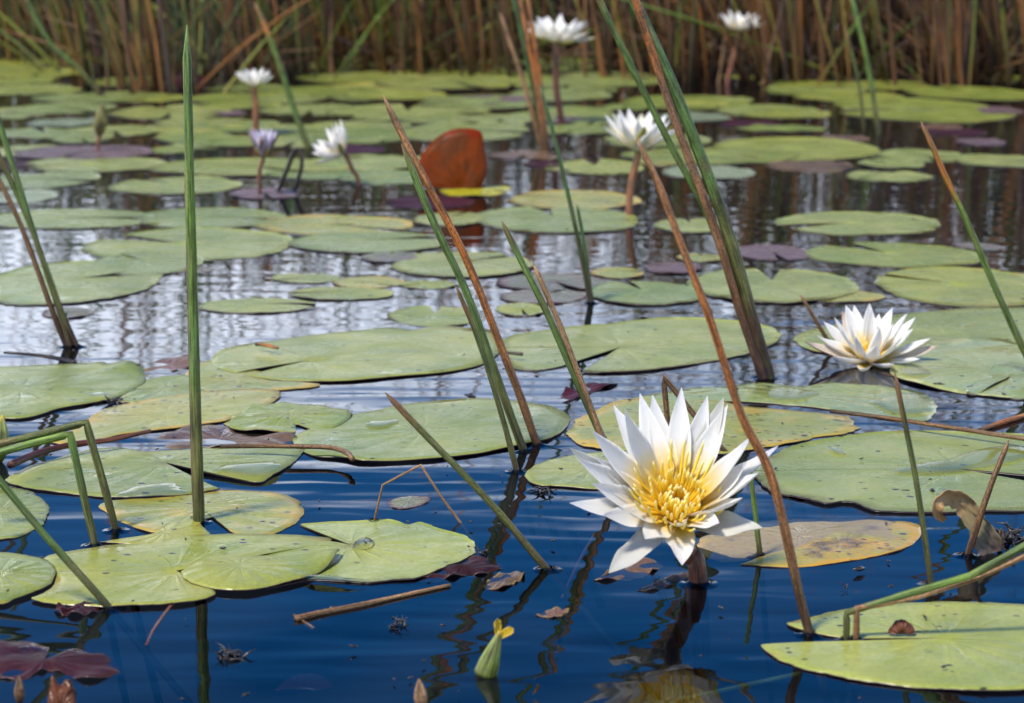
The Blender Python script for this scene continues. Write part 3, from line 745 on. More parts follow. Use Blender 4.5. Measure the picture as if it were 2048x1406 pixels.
# dark red leaves drowned at the bottom left, and by the round fresh pad
pad_poly([(-40,1330),(-20,1295),(20,1285),(70,1284),(100,1290),(80,1305),(60,1320),(90,1322),(125,1318),(140,1303),(175,1298),(205,1308),(235,1328),(250,1342),(230,1350),(190,1362),(150,1358),(125,1345),(80,1345),(50,1360),(0,1358),(-30,1350)],
         (90, 1330), 'crimson', 'tattered dark red leaf half drowned beside brown nubs', z=0.0010, wave=0.0022, jag=0.03, cat='leaf', name='drowned_leaf')
pad_poly([(108,1224),(125,1212),(150,1209),(180,1209),(205,1214),(195,1226),(160,1233),(130,1232)], (155, 1220), 'crimson', 'small dark purple leaf under the slanting green reed', z=0.001, wave=0.002, cat='leaf', name='drowned_leaf')
pad_poly([(835,1158),(870,1145),(905,1130),(925,1132),(925,1122),(950,1113),(985,1112),(1000,1122),(1012,1133),(990,1142),(965,1150),(930,1152),(890,1158)], (925, 1140), 'crimson', 'torn maroon leaf poking from under the round fresh pad', z=0.0008, wave=0.0025, jag=0.04, cat='leaf', name='drowned_leaf')
pad_poly([(965,1170),(985,1155),(1010,1146),(1040,1147),(1050,1152),(1035,1165),(1005,1178),(980,1180)], (1010, 1163), 'litter', 'glossy brown leaf scrap beside the torn maroon leaf', z=0.0005, wave=0.0022, cat='leaf', name='drowned_leaf')
pad_poly([(1188,1162),(1215,1145),(1250,1128),(1290,1120),(1318,1125),(1325,1133),(1300,1146),(1260,1157),(1215,1162)], (1260, 1142), 'litter', 'glossy mauve brown leaf under the lowest left petal of the large flower', z=0.0003, wave=0.0022, cat='leaf', name='drowned_leaf')
pad_poly([(1275,1182),(1310,1165),(1350,1150),(1375,1150),(1370,1162),(1330,1176),(1295,1183)], (1330, 1167), 'litter', 'slim grey leaf lying against the base of the large flower stalk', z=0.0003, wave=0.002, cat='leaf', name='drowned_leaf')
pad_poly([(1072,1232),(1090,1222),(1115,1217),(1138,1218),(1130,1230),(1100,1237)], (1105, 1227), 'litter', 'small grey leaf alone on deep blue water below the olive slanting reed', z=0.0003, wave=0.0012, cat='leaf', name='drowned_leaf')
pad_poly([(548,1298),(575,1278),(610,1268),(640,1272),(665,1290),(640,1298),(600,1296)], (610, 1284), 'crimson', 'pinkish leaf sunk under water below the broken tan stem', z=-0.025, cat='leaf', name='drowned_leaf')

# ------------------------------------------------------------------ reeds
def reed(px, w0, w1, kind, label, name='reed_stem', cat='reed', lean=0.0, tipped=True, under=0.14, group=None, base_z=0.0, sharp=True):
    """px: pixel polyline from the waterline to the tip; stands in the upright plane through its foot (lean: metres away per metre up)"""
    b = W(px[0][0], px[0][1], base_z)
    pts = [b]
    for x, y in px[1:]:
        q = D(x, y, b.y)
        pts.append(D(x, y, b.y + lean * (q.z - base_z)))
    s = pxm(b)
    if sharp is True and len(pts) > 2: pts = catmull(pts, 6)
    elif sharp == 'bend':
        out_ = []
        for i in range(len(pts) - 1):
            for k in range(6):
                out_.append(pts[i].lerp(pts[i + 1], k / 6))
        out_.append(pts[-1]); pts = out_
    else:
        pts = [pts[0].lerp(pts[-1], k / 12) for k in range(13)]
    n = len(pts)
    ow = px[0][0] * 0.37
    L_ = (pts[-1] - pts[0]).length
    for i in range(1, n - 1):
        pts[i] = pts[i] + Vector((mnoise.noise(Vector((ow, i * 0.17, 0))), mnoise.noise(Vector((ow, i * 0.17, 7))), 0)) * (0.0045 * L_)
    rads = []
    rr = random.Random(int(px[0][0]) + int(px[0][1]))
    for i in range(n):
        t = i / (n - 1)
        r = 0.56 * (w0 + (w1 - w0) * t) / s
        r *= 1 + rr.uniform(-0.05, 0.05)
        if tipped and t > 0.94: r *= max(0.15, math.sqrt(max(0, (1 - t) / 0.06)))
        rads.append(r)
    if under:
        d = (pts[1] - pts[0]).normalized()
        if d.z < 0.15: d = Vector((d.x, d.y, 0.15)).normalized()
        pts = [b - d * (under / max(d.z, 0.2))] + [b - d * 0.02] + pts
        rads = [rads[0], rads[0]] + rads
    V, F, T = tube_data(pts, rads, 10)
    # t = 0 at the waterline
    k0 = 2 if under else 0
    t0 = T[k0 * 10]
    T = [max(0.0, (t - t0) / (1 - t0)) for t in T]
    V = [(v[0] - b.x, v[1] - b.y, v[2] - b.z) for v in V]
    return tag(obj(name, make_mesh(name, V, F, RM[kind], {'t': T, 'suv': tube_data.U}), None, b), label, cat, group)

reed([(398,1045),(390,800),(382,450),(374,50)], 21, 15, 'spike', 'tall straight bright green reed spike rising from the yellow spotted pad')
reed([(391,1040),(383,800),(375,500),(371,325)], 8, 7, 'brown', 'thin dry brown stem pressed against the tall green spike')
reed([(155,694),(118,610),(76,490),(27,340),(-30,150)], 10, 11, 'green', 'green reed of the leaning trio standing in open water')
reed([(141,694),(112,600),(62,455),(0,315),(-40,230)], 11, 9, 'olive', 'olive reed of the leaning trio standing in open water')
reed([(133,694),(97,600),(45,460),(0,365),(-40,290)], 10, 8, 'brown', 'brown reed of the leaning trio standing in open water')
reed([(1048,903),(1000,770),(938,600),(870,450),(803,287)], 15, 13, 'green', 'green reed with dark tip leaning along the orange reed')
reed([(1075,890),(1022,745),(932,520),(850,360),(766,190)], 15, 12, 'orange', 'long vivid orange dead reed leaning among green ones')
reed([(1034,944),(1000,820),(952,670),(912,572)], 11, 8, 'olive', 'short olive reed leaning below the orange reed')
reed([(1245,971),(1190,845),(1122,690),(1062,560),(1003,441)], 14, 11, 'green', 'green slanting reed with orange tip running down behind the large flower')
reed([(1241,973),(1165,770),(1112,630),(1067,530)], 11, 9, 'tan', 'short tan reed close along the green slanting reed')
reed([(1620,1270),(1545,970),(1482,830),(1412,620),(1330,400),(1275,277)], 18, 11, 'orange', 'long orange brown reed passing right beside the large white flower')
reed([(1537,757),(1500,620),(1440,420),(1350,180),(1262,-10),(1225,-90)], 24, 19, 'dark', 'thick green reed with a blackened foot, tallest of the paired reeds')
reed([(1526,759),(1478,610),(1418,430),(1338,200),(1272,0),(1240,-95)], 17, 13, 'orangedark', 'orange dead reed pressed against the thick green reed')
reed([(1521,754),(1480,620),(1420,440),(1330,270),(1200,0),(1165,-80)], 12, 12, 'green', 'slimmer green reed crossing to the paired thick reeds')
reed([(1181,607),(1156,480),(1120,320),(1080,170)], 9, 7, 'dgreen', 'slender dark green reed in the middle water')
reed([(1184,607),(1170,500),(1154,408)], 8, 6, 'dgreen', 'short thin dark reed at the slender dark reed')
reed([(2078,762),(2010,620),(1950,480),(1887,345),(1842,243)], 14, 9, 'greentip', 'green reed with long orange tip above the right hand pads')
reed([(1668,700),(1637,650),(1600,588)], 8, 6, 'brown', 'short brown stub leaning behind the floating flower')
reed([(1095,1140),(1000,1028),(870,890),(770,785)], 14, 11, 'olive', 'olive brown reed slanting alone over open blue water')
reed([(1863,1172),(1832,960),(1788,738)], 12, 9, 'olive', 'grey green reed with rusty top standing before the black flecked pad')
reed([(1935,1112),(1980,975),(2018,880)], 13, 9, 'brown', 'short brown reed leaning right beside the dry curled leaf')
reed([(220,1218),(100,1082),(0,962),(-60,885)], 14, 13, 'green', 'green reed slanting across the big yellow green split pad')
reed([(190,1092),(165,980),(140,868),(60,888),(0,905),(-70,925)], 14, 15, 'spike', 'olive reed kinked sharply with its green top bent to the water', name='bent_reed', sharp='bend', tipped=False)
reed([(232,1062),(205,960),(172,845),(80,868),(0,887),(-70,905)], 14, 15, 'olive', 'grey brown reed kinked sharply above the deeply split pad', name='bent_reed', sharp='bend', tipped=False)
reed([(1342,905),(1335,840),(1327,753),(1390,832),(1452,905)], 11, 10, 'brown', 'broken brown reed folded over behind the large white flower', name='bent_reed', sharp='bend', tipped=False)
reed([(1520,1113),(1511,1030),(1500,930)], 11, 8, 'spike', 'short olive reed standing at the sunken tan pad')
reed([(1692,1282),(1693,1226),(1800,1192),(1940,1152),(2080,1075)], 12, 14, 'spike', 'green reed broken over flat above the big pale pad', name='bent_reed', sharp='bend', tipped=False)
reed([(1712,1282),(1712,1217),(1840,1192),(1960,1152),(2080,1098)], 12, 12, 'tan', 'tan reed broken over flat above the big pale pad', name='bent_reed', sharp='bend', tipped=False)
reed([(748,1045),(765,970),(842,930),(880,990),(956,1092)], 4, 5, 'tan', 'thin wiry tan stalk folded like a tent over open water', name='bent_stalk', sharp='bend', under=0.02, tipped=False)
reed([(555,385),(578,330),(590,300),(600,305),(603,332),(588,385)], 8, 8, 'black', 'black dead stalk arched into a loop between two flowers', name='bent_stalk', tipped=False)
# farther single reeds in front of the reed bed
reed([(1085,300),(1045,160),(1000,25)], 10, 7, 'tan', 'pale straw stem of the far clump standing in the pads')
reed([(1088,300),(1062,150),(1020,-30)], 10, 8, 'dgreen', 'green stem of the far clump standing in the pads')
reed([(1092,302),(1070,150),(1030,-50)], 11, 8, 'orange', 'orange stem of the far clump standing in the pads')
reed([(1096,302),(1078,150),(1048,-40)], 10, 8, 'orange', 'second orange stem of the far clump, its outermost')
reed([(617,295),(585,210),(545,90),(510,5)], 12, 9, 'greentip', 'green stem with orange tip leaning over the far white flower')
reed([(1757,268),(1737,140),(1700,-20)], 10, 8, 'spike', 'bright green thin reed standing before the brown reed bed')
reed([(1728,262),(1718,170),(1690,50)], 6, 5, 'olive', 'very thin olive reed beside the bright green thin reed')
reed([(207,192),(150,130),(100,85),(45,-15)], 10, 8, 'green', 'green stem slanting across the far reeds above the closed bud')

# ------------------------------------------------------------------ floating sticks
def stick(px, w0, w1, kind, label, z=0.003, name='floating_stick', cat='stick'):
    pts = [W(x, y, z) for x, y in px]
    c = pts[0].copy()
    s = pxm(c)
    pts = catmull(pts, 6) if len(pts) > 2 else [pts[0].lerp(pts[1], k / 10) for k in range(11)]
    n = len(pts)
    V, F, T = tube_data(pts, [0.5 * (w0 + (w1 - w0) * i / (n - 1)) / s for i in range(n)], 8)
    V = [(v[0] - c.x, v[1] - c.y, v[2] - c.z) for v in V]
    return tag(obj(name, make_mesh(name, V, F, RM[kind], {'t': T, 'suv': tube_data.U}), None, c), label, cat)
stick([(592,1238),(640,1226),(720,1210),(800,1192),(900,1170)], 15, 7, 'tan', 'broken tan stem floating on deep blue water', z=0.001)
stick([(588,1232),(600,1240),(628,1258)], 10, 8, 'brown', 'short folded end of the broken tan stem', z=-0.001)
stick([(1660,822),(1760,834),(1900,855),(2090,884)], 8, 9, 'brown', 'long thin brown stem lying across the pads behind the black flecked pad', z=0.010)
stick([(1955,862),(2000,846),(2060,828)], 9, 12, 'orange', 'wet orange stem floating beside the long thin brown stem', z=0.002)
stick([(8,705),(70,710),(120,718),(150,726)], 5, 11, 'black', 'dark drowned reed blade floating at the leaning trio', z=0.0)
stick([(20,930),(80,905),(150,888),(220,880),(300,862)], 16, 9, 'wine', 'reddish brown wet stalk lying over the deeply split pad', z=0.011)
stick([(440,893),(520,892),(600,893),(660,895),(693,905),(705,918)], 9, 11, 'brown', 'curved dark brown stalk lying on the oval pad rim', z=0.010)
stick([(612,1018),(700,1006),(800,1000),(900,992),(1010,980)], 14, 5, 'murkstalk' if False else 'tan', 'half sunken pale stem lying under the olive slanting reed', z=-0.006)
stick([(1290,1412),(1400,1392),(1500,1370),(1600,1348)], 14, 12, 'spike', 'sunken yellow green stem beside the stalk of the large flower', z=-0.03)
stick([(1125,1195),(1160,1120),(1200,1050)], 8, 8, 'rose', 'sunken pink stalk seen through the water left of the large flower', z=-0.04)
stick([(292,1290),(310,1255),(350,1205),(405,1180)], 5, 8, 'rose', 'thin curved pinkish root at the rim of the big split pad', z=0.0)
stick([(512,688),(530,690),(556,696)], 8, 6, 'orange', 'short yellow twig on the rim of the wide oval pad', z=0.0105)
stick([(1005,704),(1020,706),(1045,708)], 4, 8, 'black', 'tiny dark curled scrap on the pad at the paired reeds', z=0.008)

# ------------------------------------------------------------------ black clumps of rotted weed
def clump(cx, cy, w, h, label, n=16, seed=0):
    c = W(cx, cy)
    s = pxm(c)
    rv = random.Random(seed)
    V, F, T = [], [], []
    rx = w / s
    ry = max((W(cx, cy - h).y - W(cx, cy + h).y) / 2, rx * 0.4)
    for i in range(n):
        a = rv.uniform(0, 6.28); rr = rv.random() ** 0.6
        p = Vector((rx * 0.6 * rr * math.cos(a), ry * 0.6 * rr * math.sin(a), rv.uniform(-0.002, 0.002)))
        b = rv.uniform(0, 6.28); L = rx * rv.uniform(0.35, 0.85)
        q = p + Vector((math.cos(b) * L, math.sin(b) * L, rv.uniform(-0.3, 0.75) * L))
        m = (p + q) / 2 + Vector((rv.uniform(-1, 1), rv.uniform(-1, 1), rv.uniform(0, 1))) * L * 0.25
        pts = catmull([p, m, q], 3)
        r = rv.uniform(0.05, 0.12) * rx * 0.8
        v, f, t = tube_data(pts, [r * (1 - 0.8 * k / (len(pts) - 1)) for k in range(len(pts))], 5, v0=len(V))
        V += v; F += f; T += t
    return tag(obj('weed_clump', make_mesh('weed_clump', V, F, DEB, {'t': T}), None, (c.x, c.y, 0.001)), label, 'weed')
clump(790, 1252, 34, 16, 'black rotted weed clump floating below the broken tan stem', 18, 1)
clump(460, 1312, 42, 18, 'black twiggy weed clump floating below the spike reed reflection', 20, 2)
clump(232, 803, 30, 10, 'black weed scraps caught on the wide smooth pad rim', 16, 3)
clump(1088, 985, 34, 8, 'black weed clump at the edge of the pad left of the large flower', 16, 4)
clump(2020, 1078, 45, 22, 'black tangled root clump behind the dry curled leaf', 34, 5)
clump(1690, 1178, 16, 6, 'tiny dark scrap alone on blue water beside the long orange reed', 8, 6)
clump(870, 1022, 12, 4, 'tiny black scrap near the lone grey leaf', 6, 7)
clump(970, 1105, 26, 12, 'dark weed tuft at the foot of the wiry tan stalk', 14, 8)
clump(420, 1178, 30, 10, 'black twig scraps lying on the big split pad rim', 14, 9)

# ------------------------------------------------------------------ water lilies
def petal_mesh(name, base, tip, axis, width, mat, bow=0.22, cup=0.35, nu=11, nv=7, th=0.0014, twist=0.0, blunt=0.8, wide=0.5):
    d = (tip - base)
    L = d.length
    rnd = (tip.x * 371.7 + tip.z * 917.3) % 40.0
    edge_w = 0.55
    if not twist: twist = 0.22 * math.sin(rnd * 5.1)
    dn = d.normalized()
    nrm = (axis - dn * axis.dot(dn))
    if nrm.length < 1e-4: nrm = dn.orthogonal()
    nrm.normalize()
    ctrl = base + d * 0.5 - nrm * (bow * L)        # belly outward: the petal rises, then opens
    V, A = [], []
    side0 = dn.cross(nrm)
    if twist: side0 = (side0 * math.cos(twist) + nrm * math.sin(twist)).normalized()
    def cen(t): return base * (1 - t) ** 2 + ctrl * (2 * t * (1 - t)) + tip * t * t
    def tan(t): return ((ctrl - base) * (2 * (1 - t)) + (tip - ctrl) * (2 * t)).normalized()
    for face in (0, 1):
        for i in range(nu):
            t = i / (nu - 1)
            tt = tan(t)
            s = (side0 - tt * side0.dot(tt)).normalized()
            nn = s.cross(tt)
            if nn.dot(nrm) < 0: nn = -nn
            if t < wide: w = 0.55 + 0.45 * math.sin(math.pi / 2 * t / wide)
            else: w = max(0.0, math.cos(math.pi / 2 * (t - wide) / (1 - wide))) ** blunt
            w = max(w, 0.03) * width * 0.5
            c = cen(t)
            for j in range(nv):
                v = -1 + 2 * j / (nv - 1)
                p = c + s * (v * w) + nn * (cup * w * v * v) + nn * (edge_w * w * abs(v) ** 3 * mnoise.noise(Vector((t * 3.1 + rnd, v * 0.8, rnd)))) + nn * (0.05 * w * math.exp(-(v / 0.18) ** 2) * (1 - t))
                if face: p = p - nn * (th * (1 - v * v) * min(1.0, 4 * (1 - t) + 0.15))
                V.append(p); A.append((v, t, float(face)))
    F = []
    o2 = nu * nv
    for i in range(nu - 1):
        for j in range(nv - 1):
            a = i * nv + j
            F.append((a, a + 1, a + nv + 1, a + nv))
            F.append((o2 + a, o2 + a + nv, o2 + a + nv + 1, o2 + a + 1))
    for i in range(nu - 1):
        for j in (0, nv - 1):
            a = i * nv + j
            F.append((a, a + nv, o2 + a + nv, o2 + a))
    return V, F, A
def add_petal(parent, name, base, tip, axis, width, mat, **kw):
    V, F, A = petal_mesh(name, base, tip, axis, width, mat, **kw)
    o0 = Vector(parent.location)
    V = [tuple(v - o0) for v in V]
    return obj(name, make_mesh(name, V, F, mat, {'puv': A}), parent)
def add_tube(parent, name, pts, rads, mat, sides=8):
    o0 = Vector(parent.location)
    V, F, T = tube_data(pts, rads, sides)
    V = [tuple(Vector(v) - o0) for v in V]
    return obj(name, make_mesh(name, V, F, mat, {'t': T, 'suv': tube_data.U}), parent)
def stamens(parent, C, axis, n_in, n_out, L, seed, r0=0.006):
    rv = random.Random(seed)
    a1 = axis.orthogonal().normalized(); a2 = axis.cross(a1)
    spec = [(k, n_in, 0.5 * r0, (3, 12), (0.40, 0.50), 0.00085) for k in range(n_in)]
    spec += [(k, n_out, 0.85 * r0, (14, 30), (0.48, 0.72), 0.0008) for k in range(n_out)]
    spec += [(k, n_out, 1.05 * r0, (30, 48), (0.75, 1.1), 0.0007) for k in range(n_out)]
    for k, n, rr, tl, ll, rad in spec:
        th = 2 * math.pi * (k + rv.uniform(-0.3, 0.3)) / n
        out_ = a1 * math.cos(th) + a2 * math.sin(th)
        tilt = R(rv.uniform(*tl)); l = L * rv.uniform(*ll)
        b = C + out_ * rr * rv.uniform(0.7, 1.1)
        d = axis * math.cos(tilt) + out_ * math.sin(tilt)
        m = b + d * (l * 0.5) + out_ * (l * 0.10)
        e = b + d * l - out_ * (l * 0.04)
        pts = catmull([b, m, e], 4)
        nn = len(pts)
        prof = [0.75 + 0.5 * math.sin(math.pi * (i / (nn - 1)) * 0.75) for i in range(nn)]
        prof[-1] = 0.35
        add_tube(parent, 'stamen', pts, [rad * p for p in prof], STAM, 6)
def stalk(parent, pts, r0, r1, mat, n=6):
    pts = catmull(pts, n) if len(pts) > 2 else [pts[0].lerp(pts[1], k / 8) for k in range(9)]
    m = len(pts)
    return add_tube(parent, 'stalk', pts, [r0 + (r1 - r0) * i / (m - 1) for i in range(m)], mat, 12)

# the large flower: each petal tip is set where the photograph shows it, its depth from the petal's length
fb = W(1397, 1168)
F1 = empty('water_lily', fb)
tag(F1, 'large open white water lily with golden stamens on a thick wine red stalk', 'water lily')
C1 = D(1352, 1018, fb.y - 0.012)
ax1 = Vector((0.03, -math.cos(R(48)), math.sin(R(48)))).normalized()
stalk(F1, [fb - Vector((-0.008, 0, 0.16)), fb, D(1378, 1108, fb.y), C1 - ax1 * 0.012, C1 - ax1 * 0.002], 0.0062, 0.0058, RM['wine'])
s1 = pxm(C1)
# tip x, tip y, length m, behind(+)/in front(-), width m, material
PT = [
 (1447,795,0.086,1,0.017,SEP),(1141,897,0.084,-1,0.018,SEP),(1524,1056,0.080,-1,0.022,SEP),(1218,1146,0.081,-1,0.021,SEP),
 (1363,775,0.086,1,0.0185,PET),(1415,792,0.083,1,0.0185,PET),(1455,810,0.085,1,0.0185,PET),(1502,873,0.082,-1,0.0185,PET),
 (1556,892,0.085,-1,0.018,PET),(1516,946,0.074,-1,0.0195,PET),
 (1280,787,0.085,1,0.019,PET),(1227,810,0.085,1,0.018,PET),(1186,862,0.082,-1,0.0195,PET),(1160,920,0.080,-1,0.019,PET),
 (1140,1006,0.080,-1,0.020,PET),(1207,1030,0.068,-1,0.020,PET),(1290,1078,0.060,-1,0.021,PET),(1364,1130,0.070,-1,0.021,PET),
 (1438,1046,0.058,-1,0.020,PET),(1484,996,0.066,-1,0.020,PET),
 (1305,790,0.080,1,0.0195,PET),(1250,822,0.078,-1,0.018,PET),(1193,915,0.068,-1,0.0175,PET),(1185,967,0.070,-1,0.019,PET),
 (1494,924,0.066,-1,0.017,PET),(1258,1026,0.050,-1,0.018,PET),(1362,1047,0.034,-1,0.016,PET),
]
for k, (tx, ty, L, sg, wd, mt) in enumerate(PT):
    r = ray(tx, ty).normalized()
    oc = C1 - CAM
    tm = oc.dot(r)
    perp2 = oc.length_squared - tm * tm
    dd = math.sqrt(max(0.0, L * L - perp2))
    tip = CAM + r * (tm + sg * min(dd, 0.045 if sg < 0 else 0.018))
    ring = tip - C1
    ring = (ring - ax1 * ring.dot(ax1)).normalized()
    base = C1 + ring * (0.007 if mt is PET else 0.005) - ax1 * (0.004 if mt is SEP else 0.0)
    add_petal(F1, 'sepal' if mt is SEP else 'petal', base, tip, ax1, wd * (0.9 if mt is PET else 0.86), mt, bow=0.09 if k < 20 else 0.12, cup=0.30, nu=15, nv=9, blunt=0.95 if mt is PET else 0.75, wide=0.42)
stamens(F1, C1, ax1, 36, 34, 0.040, 3, 0.0088)
V, F, A = [], [], []
for i in range(7):
    for k in range(16):
        ph = math.pi / 2 * i / 6
        a1 = ax1.orthogonal().normalized(); a2 = ax1.cross(a1)
        th = 2 * math.pi * k / 16
        p = C1 - Vector(fb) - ax1 * 0.003 + (a1 * math.cos(th) + a2 * math.sin(th)) * 0.010 * math.cos(ph) + ax1 * 0.010 * math.sin(ph)
        V.append(tuple(p)); A.append(0.1)
for i in range(6):
    for k in range(16):
        F.append((i * 16 + k, i * 16 + (k + 1) % 16, (i + 1) * 16 + (k + 1) % 16, (i + 1) * 16 + k))
obj('pistil', make_mesh('pistil', V, F, STAM, {'t': A}), F1)

def flower(label, base_px, cen_px, axis, L, rings, stalk_mat, stalk_px, seed, mid=None, n_st=10, under=0.12, pet=PET, sep=SEPG, dy=0.0):
    """rings: (count, degrees above the flower plane, length share, width share, is_sepal)"""
    b = W(*base_px)
    o = empty('water_lily', b)
    tag(o, label, 'water lily')
    C = D(cen_px[0], cen_px[1], b.y + dy)
    a = Vector(axis).normalized()
    s = pxm(b)
    if stalk_px:
        pts = [b - Vector((0, 0, under)), b] + [D(x, y, b.y) for x, y in (mid or [])] + [C - a * 0.006, C]
        stalk(o, pts, 0.5 * stalk_px / s, 0.55 * stalk_px / s, RM[stalk_mat])
    rv = random.Random(seed)
    a1 = a.orthogonal().normalized(); a2 = a.cross(a1)
    for n, deg, ls, ws, issep in rings:
        ph = rv.uniform(0, 6)
        for k in range(n):
            th = ph + 2 * math.pi * (k + rv.uniform(-0.15, 0.15)) / n
            ou = a1 * math.cos(th) + a2 * math.sin(th)
            e = R(deg + rv.uniform(-6, 6))
            d = ou * math.cos(e) + a * math.sin(e)
            l = L * ls * rv.uniform(0.93, 1.05)
            bs = C + ou * L * 0.06
            add_petal(o, 'sepal' if issep else 'petal', bs, bs + d * l, a, L * ws, sep if issep else pet, bow=0.11, cup=0.4, nu=9, nv=5, wide=0.48)
    if n_st: stamens(o, C, a, n_st, n_st, L * 0.45, seed, L * 0.08)
    # the swollen base that carries the petals
    pts = [C - a * L * 0.10, C - a * L * 0.05, C, C + a * L * 0.05]
    add_tube(o, 'receptacle', pts, [0.04 * L, 0.09 * L, 0.10 * L, 0.05 * L], RM['olive'], 10)
    return o
flower('white water lily floating low at the edge of the large green pad', (1740, 727), (1737, 722), (0.02, -0.35, 1), 0.056,
       [(4, 18, 1.16, 0.24, True), (10, 28, 1.05, 0.26, False), (10, 52, 1.0, 0.27, False), (4, 68, 0.85, 0.22, False)], 'wine', 10, 21, n_st=12, sep=SEPB)
flower('white water lily on a long wine stalk near the far clump of stems', (1123, 248), (1113, 84), (0.03, -0.12, 1), 0.078,
       [(4, 14, 1.0, 0.2, True), (10, 28, 0.95, 0.27, False), (10, 44, 0.9, 0.27, False)], 'wine', 13, 22, mid=[(1112, 170)], n_st=6)
flower('smallest looking white water lily among the brown reeds on a slanting stalk', (1455, 168), (1478, 60), (0.1, -0.15, 1), 0.072,
       [(4, 12, 1.0, 0.2, True), (10, 25, 0.95, 0.27, False), (10, 42, 0.9, 0.27, False)], 'rose', 10, 23, mid=[(1468, 110)], n_st=6)
flower('white water lily on a pinkish stalk above the lilac cup flower', (512, 270), (508, 176), (0.0, -0.1, 1), 0.048,
       [(4, 30, 1.0, 0.24, True), (9, 40, 0.97, 0.3, False), (9, 55, 0.95, 0.3, False)], 'rose', 12, 24, mid=[(512, 220)], n_st=5)
flower('lilac half closed cup shaped water lily with brown sepals', (520, 392), (526, 310), (0.03, -0.1, 1), 0.043,
       [(4, 60, 1.0, 0.34, True), (7, 62, 1.05, 0.3, False), (6, 72, 1.0, 0.28, False)], 'wine', 8, 25, mid=[(519, 345)], n_st=4, pet=PETL, sep=SEPB)
flower('white water lily nodding sideways on a bent rose stalk', (718, 372), (686, 306), (-0.72, -0.25, 0.62), 0.052,
       [(4, 34, 1.0, 0.2, True), (9, 42, 1.0, 0.26, False), (9, 58, 0.97, 0.26, False)], 'rose', 9, 26, mid=[(705, 340)], n_st=5, sep=SEPG)
flower('white water lily with upright olive sepal behind the crossing green reed', (1258, 432), (1277, 300), (0.05, -0.12, 1), 0.068,
       [(4, 40, 1.0, 0.24, True), (9, 40, 1.0, 0.27, False), (9, 56, 0.97, 0.27, False)], 'rose', 14, 27, mid=[(1262, 370)], n_st=6)

# buds
def bud(label, base_px, foot_px, tip_px, wpx, kind, stalk_kind, swpx, ridges=5, name='lily_bud', cap=None, prof=None):
    b = W(*base_px)
    o = empty(name, b)
    tag(o, label, 'bud')
    s = pxm(b)
    p0, p1 = D(foot_px[0], foot_px[1], b.y), D(tip_px[0], tip_px[1], b.y)
    if foot_px != base_px:
        stalk(o, [b - Vector((0, 0, 0.1)), b, p0], 0.5 * swpx / s, 0.5 * swpx / s, RM[stalk_kind])
    ax = (p1 - p0); L = ax.length; ax.normalize()
    a1 = ax.orthogonal().normalized(); a2 = ax.cross(a1)
    V, F, T = [], [], []
    nu, nv = 14, 20
    for i in range(nu):
        t = i / (nu - 1)
        r = 0.5 * wpx / s * (math.sin(math.pi * min(1, t * 0.92 + 0.06)) ** 0.75 * (1 - 0.45 * t) * 1.25)
        if prof:
            for (u0, q0), (u1, q1) in zip(prof, prof[1:]):
                if u0 <= t <= u1: r = 0.5 * wpx / s * (q0 + (q1 - q0) * (t - u0) / (u1 - u0))
        for k in range(nv):
            th = 2 * math.pi * k / nv
            rr = r * (1 + 0.07 * math.cos(ridges * th + t * 0.8))
            V.append(tuple(p0 - b + ax * (L * t) + (a1 * math.cos(th) + a2 * math.sin(th)) * rr)); T.append(t)
    for i in range(nu - 1):
        for k in range(nv):
            F.append((i * nv + k, i * nv + (k + 1) % nv, (i + 1) * nv + (k + 1) % nv, (i + 1) * nv + k))
    F.append(tuple(reversed(range(nv)))); F.append(tuple((nu - 1) * nv + k for k in range(nv)))
    U = [(math.cos(6.283 * (q % nv) / nv), math.sin(6.283 * (q % nv) / nv), L * T[q]) for q in range(len(T))]
    obj('bud_body', make_mesh('bud_body', V, F, kind, {'t': T, 'suv': U}), o)
    return o, p1, ax, s
BUDG = reed_mat('bud_green', [(0.0, (0.14, 0.05, 0.03)), (0.25, (0.15, 0.13, 0.04)), (1.0, (0.22, 0.21, 0.06))], 0.3)
BUDY = reed_mat('bud_yellow_green', [(0.0, (0.10, 0.12, 0.02)), (0.5, (0.20, 0.26, 0.05)), (0.85, (0.28, 0.31, 0.09)), (1.0, (0.60, 0.42, 0.03))], 0.12, rough=0.3)
YEL = reed_mat('blossom_yellow', [(0.0, (0.55, 0.36, 0.02)), (0.5, (0.8, 0.46, 0.015)), (1.0, (0.82, 0.50, 0.02))], 0.1)
bud('closed olive lily bud standing over the purple pad', (196, 302), (199, 272), (205, 205), 26, BUDG, 'wine', 8)
bud('green pointed bud beside the bent reeds', (-2, 925), (-2, 925), (5, 830), 34, BUDY, 'rose', 10)
o, tipp, axb, s = bud('small green ribbed pod with a yellow tip poking from deep blue water', (970, 1350), (970, 1350), (1000, 1262), 46, BUDY, 'rose', 10, ridges=6, name='flower_pod', prof=[(0, 1.0), (0.3, 0.88), (0.6, 0.6), (0.85, 0.34), (1.0, 0.2)])
for dx, dz, l in ((0.011, 0.003, 0.012), (-0.002, 0.011, 0.010)):
    e = tipp + Vector((dx, -0.002, dz)) * 0.7
    add_petal(o, 'yellow_lip', tipp - axb * 0.004, e, Vector((0.3, -1, 0.2)).normalized(), 0.0048, YEL, bow=0.05, cup=0.2, blunt=0.35, wide=0.7, nu=8, nv=5)
bud('pale pointed stub breaking the surface by the yellow tipped pod', (845, 1420), (845, 1420), (838, 1358), 26, RM['tan'], 'tan', 10, name='stub')
bud('brown pointed nub standing by the tattered red leaf', (40, 1408), (40, 1408), (38, 1352), 20, RM['brown'], 'tan', 10, name='stub')
bud('tiny brown stub beside the black root clump', (2000, 1100), (2000, 1100), (2003, 1055), 14, RM['brown'], 'tan', 8, name='stub')

